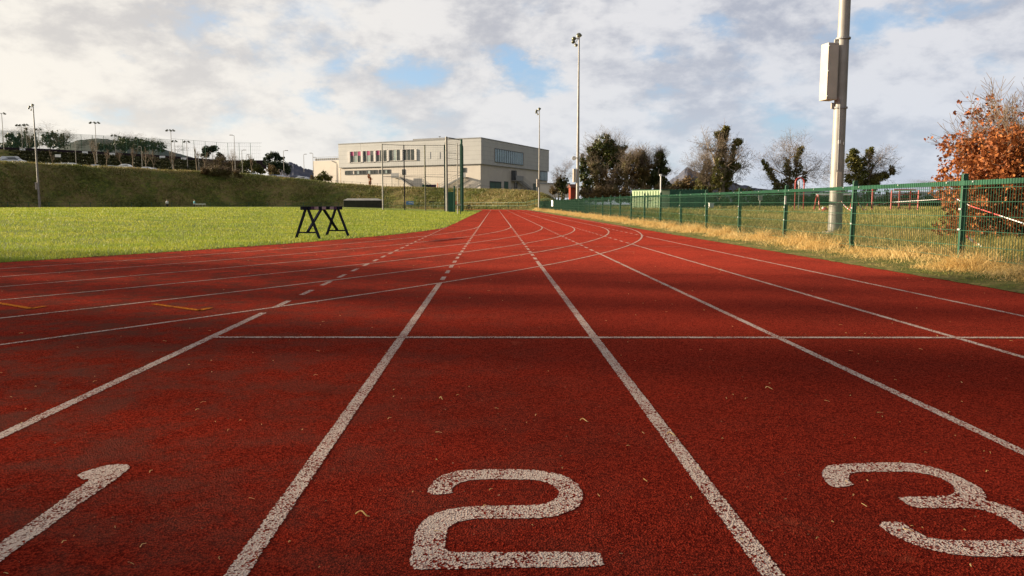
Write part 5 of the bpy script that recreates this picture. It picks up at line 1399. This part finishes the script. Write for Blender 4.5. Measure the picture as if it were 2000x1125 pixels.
for i, (px_, pt_, wd) in enumerate(((105, 292, 10), (188, 268, 16), (238, 290, 12), (262, 280, 16), (285, 285, 20), (300, 290, 16), (340, 290, 14), (385, 282, 10), (400, 295, 18), (455, 290, 16), (492, 300, 10), (208, 288, 10))):
    ptree('young reddish bare tree %s' % ('over the white cars at far left', 'around the tall three headed skyline lamp', 'left of the brown sapling row', 'tall and thin in the brown sapling row', 'broadest in the brown sapling row', 'at the right end of the brown sapling row', 'by the tall mid skyline floodlight', 'slender, against bright sky left of the round pine', 'below the round pine', 'around the tallest car park lamp', 'slender, left of the stone pine', 'thin, by the second pale car')[i], px_, 334 if px_ > 250 else 324, pt_, wd, 228, 90+i, maxl=4, group='young trees round the car park', twigr=1.1, up=.2, spread=.35, name='young_tree')
for i, (px_, pt_, wd) in enumerate(((150, 262, 34), (180, 266, 30), (212, 264, 34), (310, 270, 34), (345, 280, 30), (62, 244, 36), (128, 250, 34))):
    ptree('bare brown tree behind the netting, %s' % ('left of the tall skyline floodlight', 'right behind the tall skyline floodlight', 'left of the second bare clump', 'right of the second bare clump', 'at the tall mid floodlight', 'between the bank mast and the left ivy trunks', 'right of the widest bare fan')[i], px_, 300, pt_, wd, 268, 120+i, maxl=5, group=LG, twigr=.75)
# background right of the hall
pclump('low brown shrubs between the sports hall and the brick hut', 1090, 392, 150, [(1080, 372, 8, 7), (1093, 368, 10, 9), (1105, 372, 8, 8)], 2600, 'scrub', .26, 79, name='scrub_bush', cat='bush', twigs=(120, 1.2, .3))
q = at(1092, 385, 170); e = empty('low_building', (q.x, 185, 2.5)); tag(e, 'low pale building behind the bushes right of the sports hall', 'building')
MB().box((0, 0, 1.6), (7, 5, 3.2)).build('wall', M['render'], e); MB().box((0, 0, 3.3), (7.3, 5.3, .25)).build('roof', M['fascia'], e); MB().box((1, -2.53, 1.6), (1.4, .06, 1.2)).build('window', M['glass'], e)

# distant hills
def ridge(label, D, prof, m, depth):
    mb = MB(); V = []; n = len(prof)
    rows = 7; jr = 0.0 if D < 1000 else 3.0
    for j in range(rows):
        f = j/(rows-1); hgt = math.sin(math.pi*min(1, f*1.0)*.5) if f <= 1 else 1
        for (px_, py_) in prof:
            q = at(px_, py_, D); s_ = (D-depth*(1-f))/D
            V.append((q.x*s_, D*s_, 2+(q.z-2)*hgt*(s_ if False else 1)+random.uniform(-1, 1)*(0 if j == rows-1 else jr*hgt)))
    for (px_, py_) in prof:
        q = at(px_, py_, D); V.append((q.x*1.2, D*1.2, -5))
    mb.add(V, [(j*n+i, j*n+i+1, (j+1)*n+i+1, (j+1)*n+i) for j in range(rows) for i in range(n-1)])
    o = mb.build('hills', m, smooth_=True); tag(o, kind='structure')
def densify(pr, k_=6):
    o = []
    for (a, ya), (b_, yb) in zip(pr, pr[1:]):
        for i in range(k_): f = i/k_; o.append((a+(b_-a)*f, ya+(yb-ya)*f+random.uniform(-.4, .4)))
    o.append(pr[-1]); return o
ridge('a', 2600, densify([(470, 395), (520, 345), (545, 325), (565, 319), (575, 321), (590, 328), (605, 334), (640, 345), (700, 360), (760, 395)]), M['hill'], 900)
ridge('b', 3200, densify([(1240, 395), (1290, 372), (1310, 352), (1325, 343), (1338, 330), (1346, 329), (1355, 336), (1370, 338), (1395, 345), (1425, 356), (1450, 362), (1480, 370), (1560, 372), (1640, 376), (1720, 380), (1800, 374), (1900, 380), (2100, 395)]), M['hill'], 1100)
ridge('c', 700, densify([(60, 330), (110, 292), (150, 276), (190, 272), (230, 276), (270, 286), (310, 290), (340, 299), (380, 310), (440, 322), (520, 345)]), M['farhill'], 200)

# trees on the left hill, outside the picture, that shade the start
def slope_hedge():
    a = at(-60, 320, 236); t = empty('hedge', tuple(a)); tag(t, 'long dark hedge on the slope between the parked cars and the kickboard fence', 'hedge'); rng = random.Random(9); cs, rd = [], []
    for px_ in range(-60, 486, 3):
        y2, y1 = interp(Y2T, px_)+8, interp(LIP, px_)-3.0
        for f in (0, .33, .66, 1):
            q = at(px_, y1+(y2-y1)*f, 238+7*f); cs.append(tuple(q-a)); rd.append(.75)
    V, Fc = leaves(np.random.RandomState(8), cs, rd, 30000, .5); fastmesh('foliage', V, Fc, M['hedge'], t)
slope_hedge()
for i, (x, y, zt_, w_, wt) in enumerate(((-97, 34.6, 30.5, 5.5, 1.0), (-97, 32.4, 27.5, 4, .6), (-97, 30.0, 30, 5, .75), (-97, 26.6, 24, 7, 1.2), (-97, 22.5, 26, 6, .9))):
    zb_ = terr(x, y); h_ = zt_-zb_
    tree(('tallest ivy clad tree on the left hill, outside the view', 'second ivy clad tree on the left hill', 'slim ivy clad tree on the left hill', 'low wide ivy clad tree on the left hill', 'last ivy clad tree on the left hill')[i], x, y, zb_, h_, w_, 200+i, maxl=4, leafsize=.36, group='trees on the left hill', name='ivy_tree', twigr=.8,
         blobs=[(0, 0, h_*f, (2.2-1.7*f)*wt, h_*.12) for f in (.15, .3, .45, .58, .7, .8, .9, .97)], bn=9000)
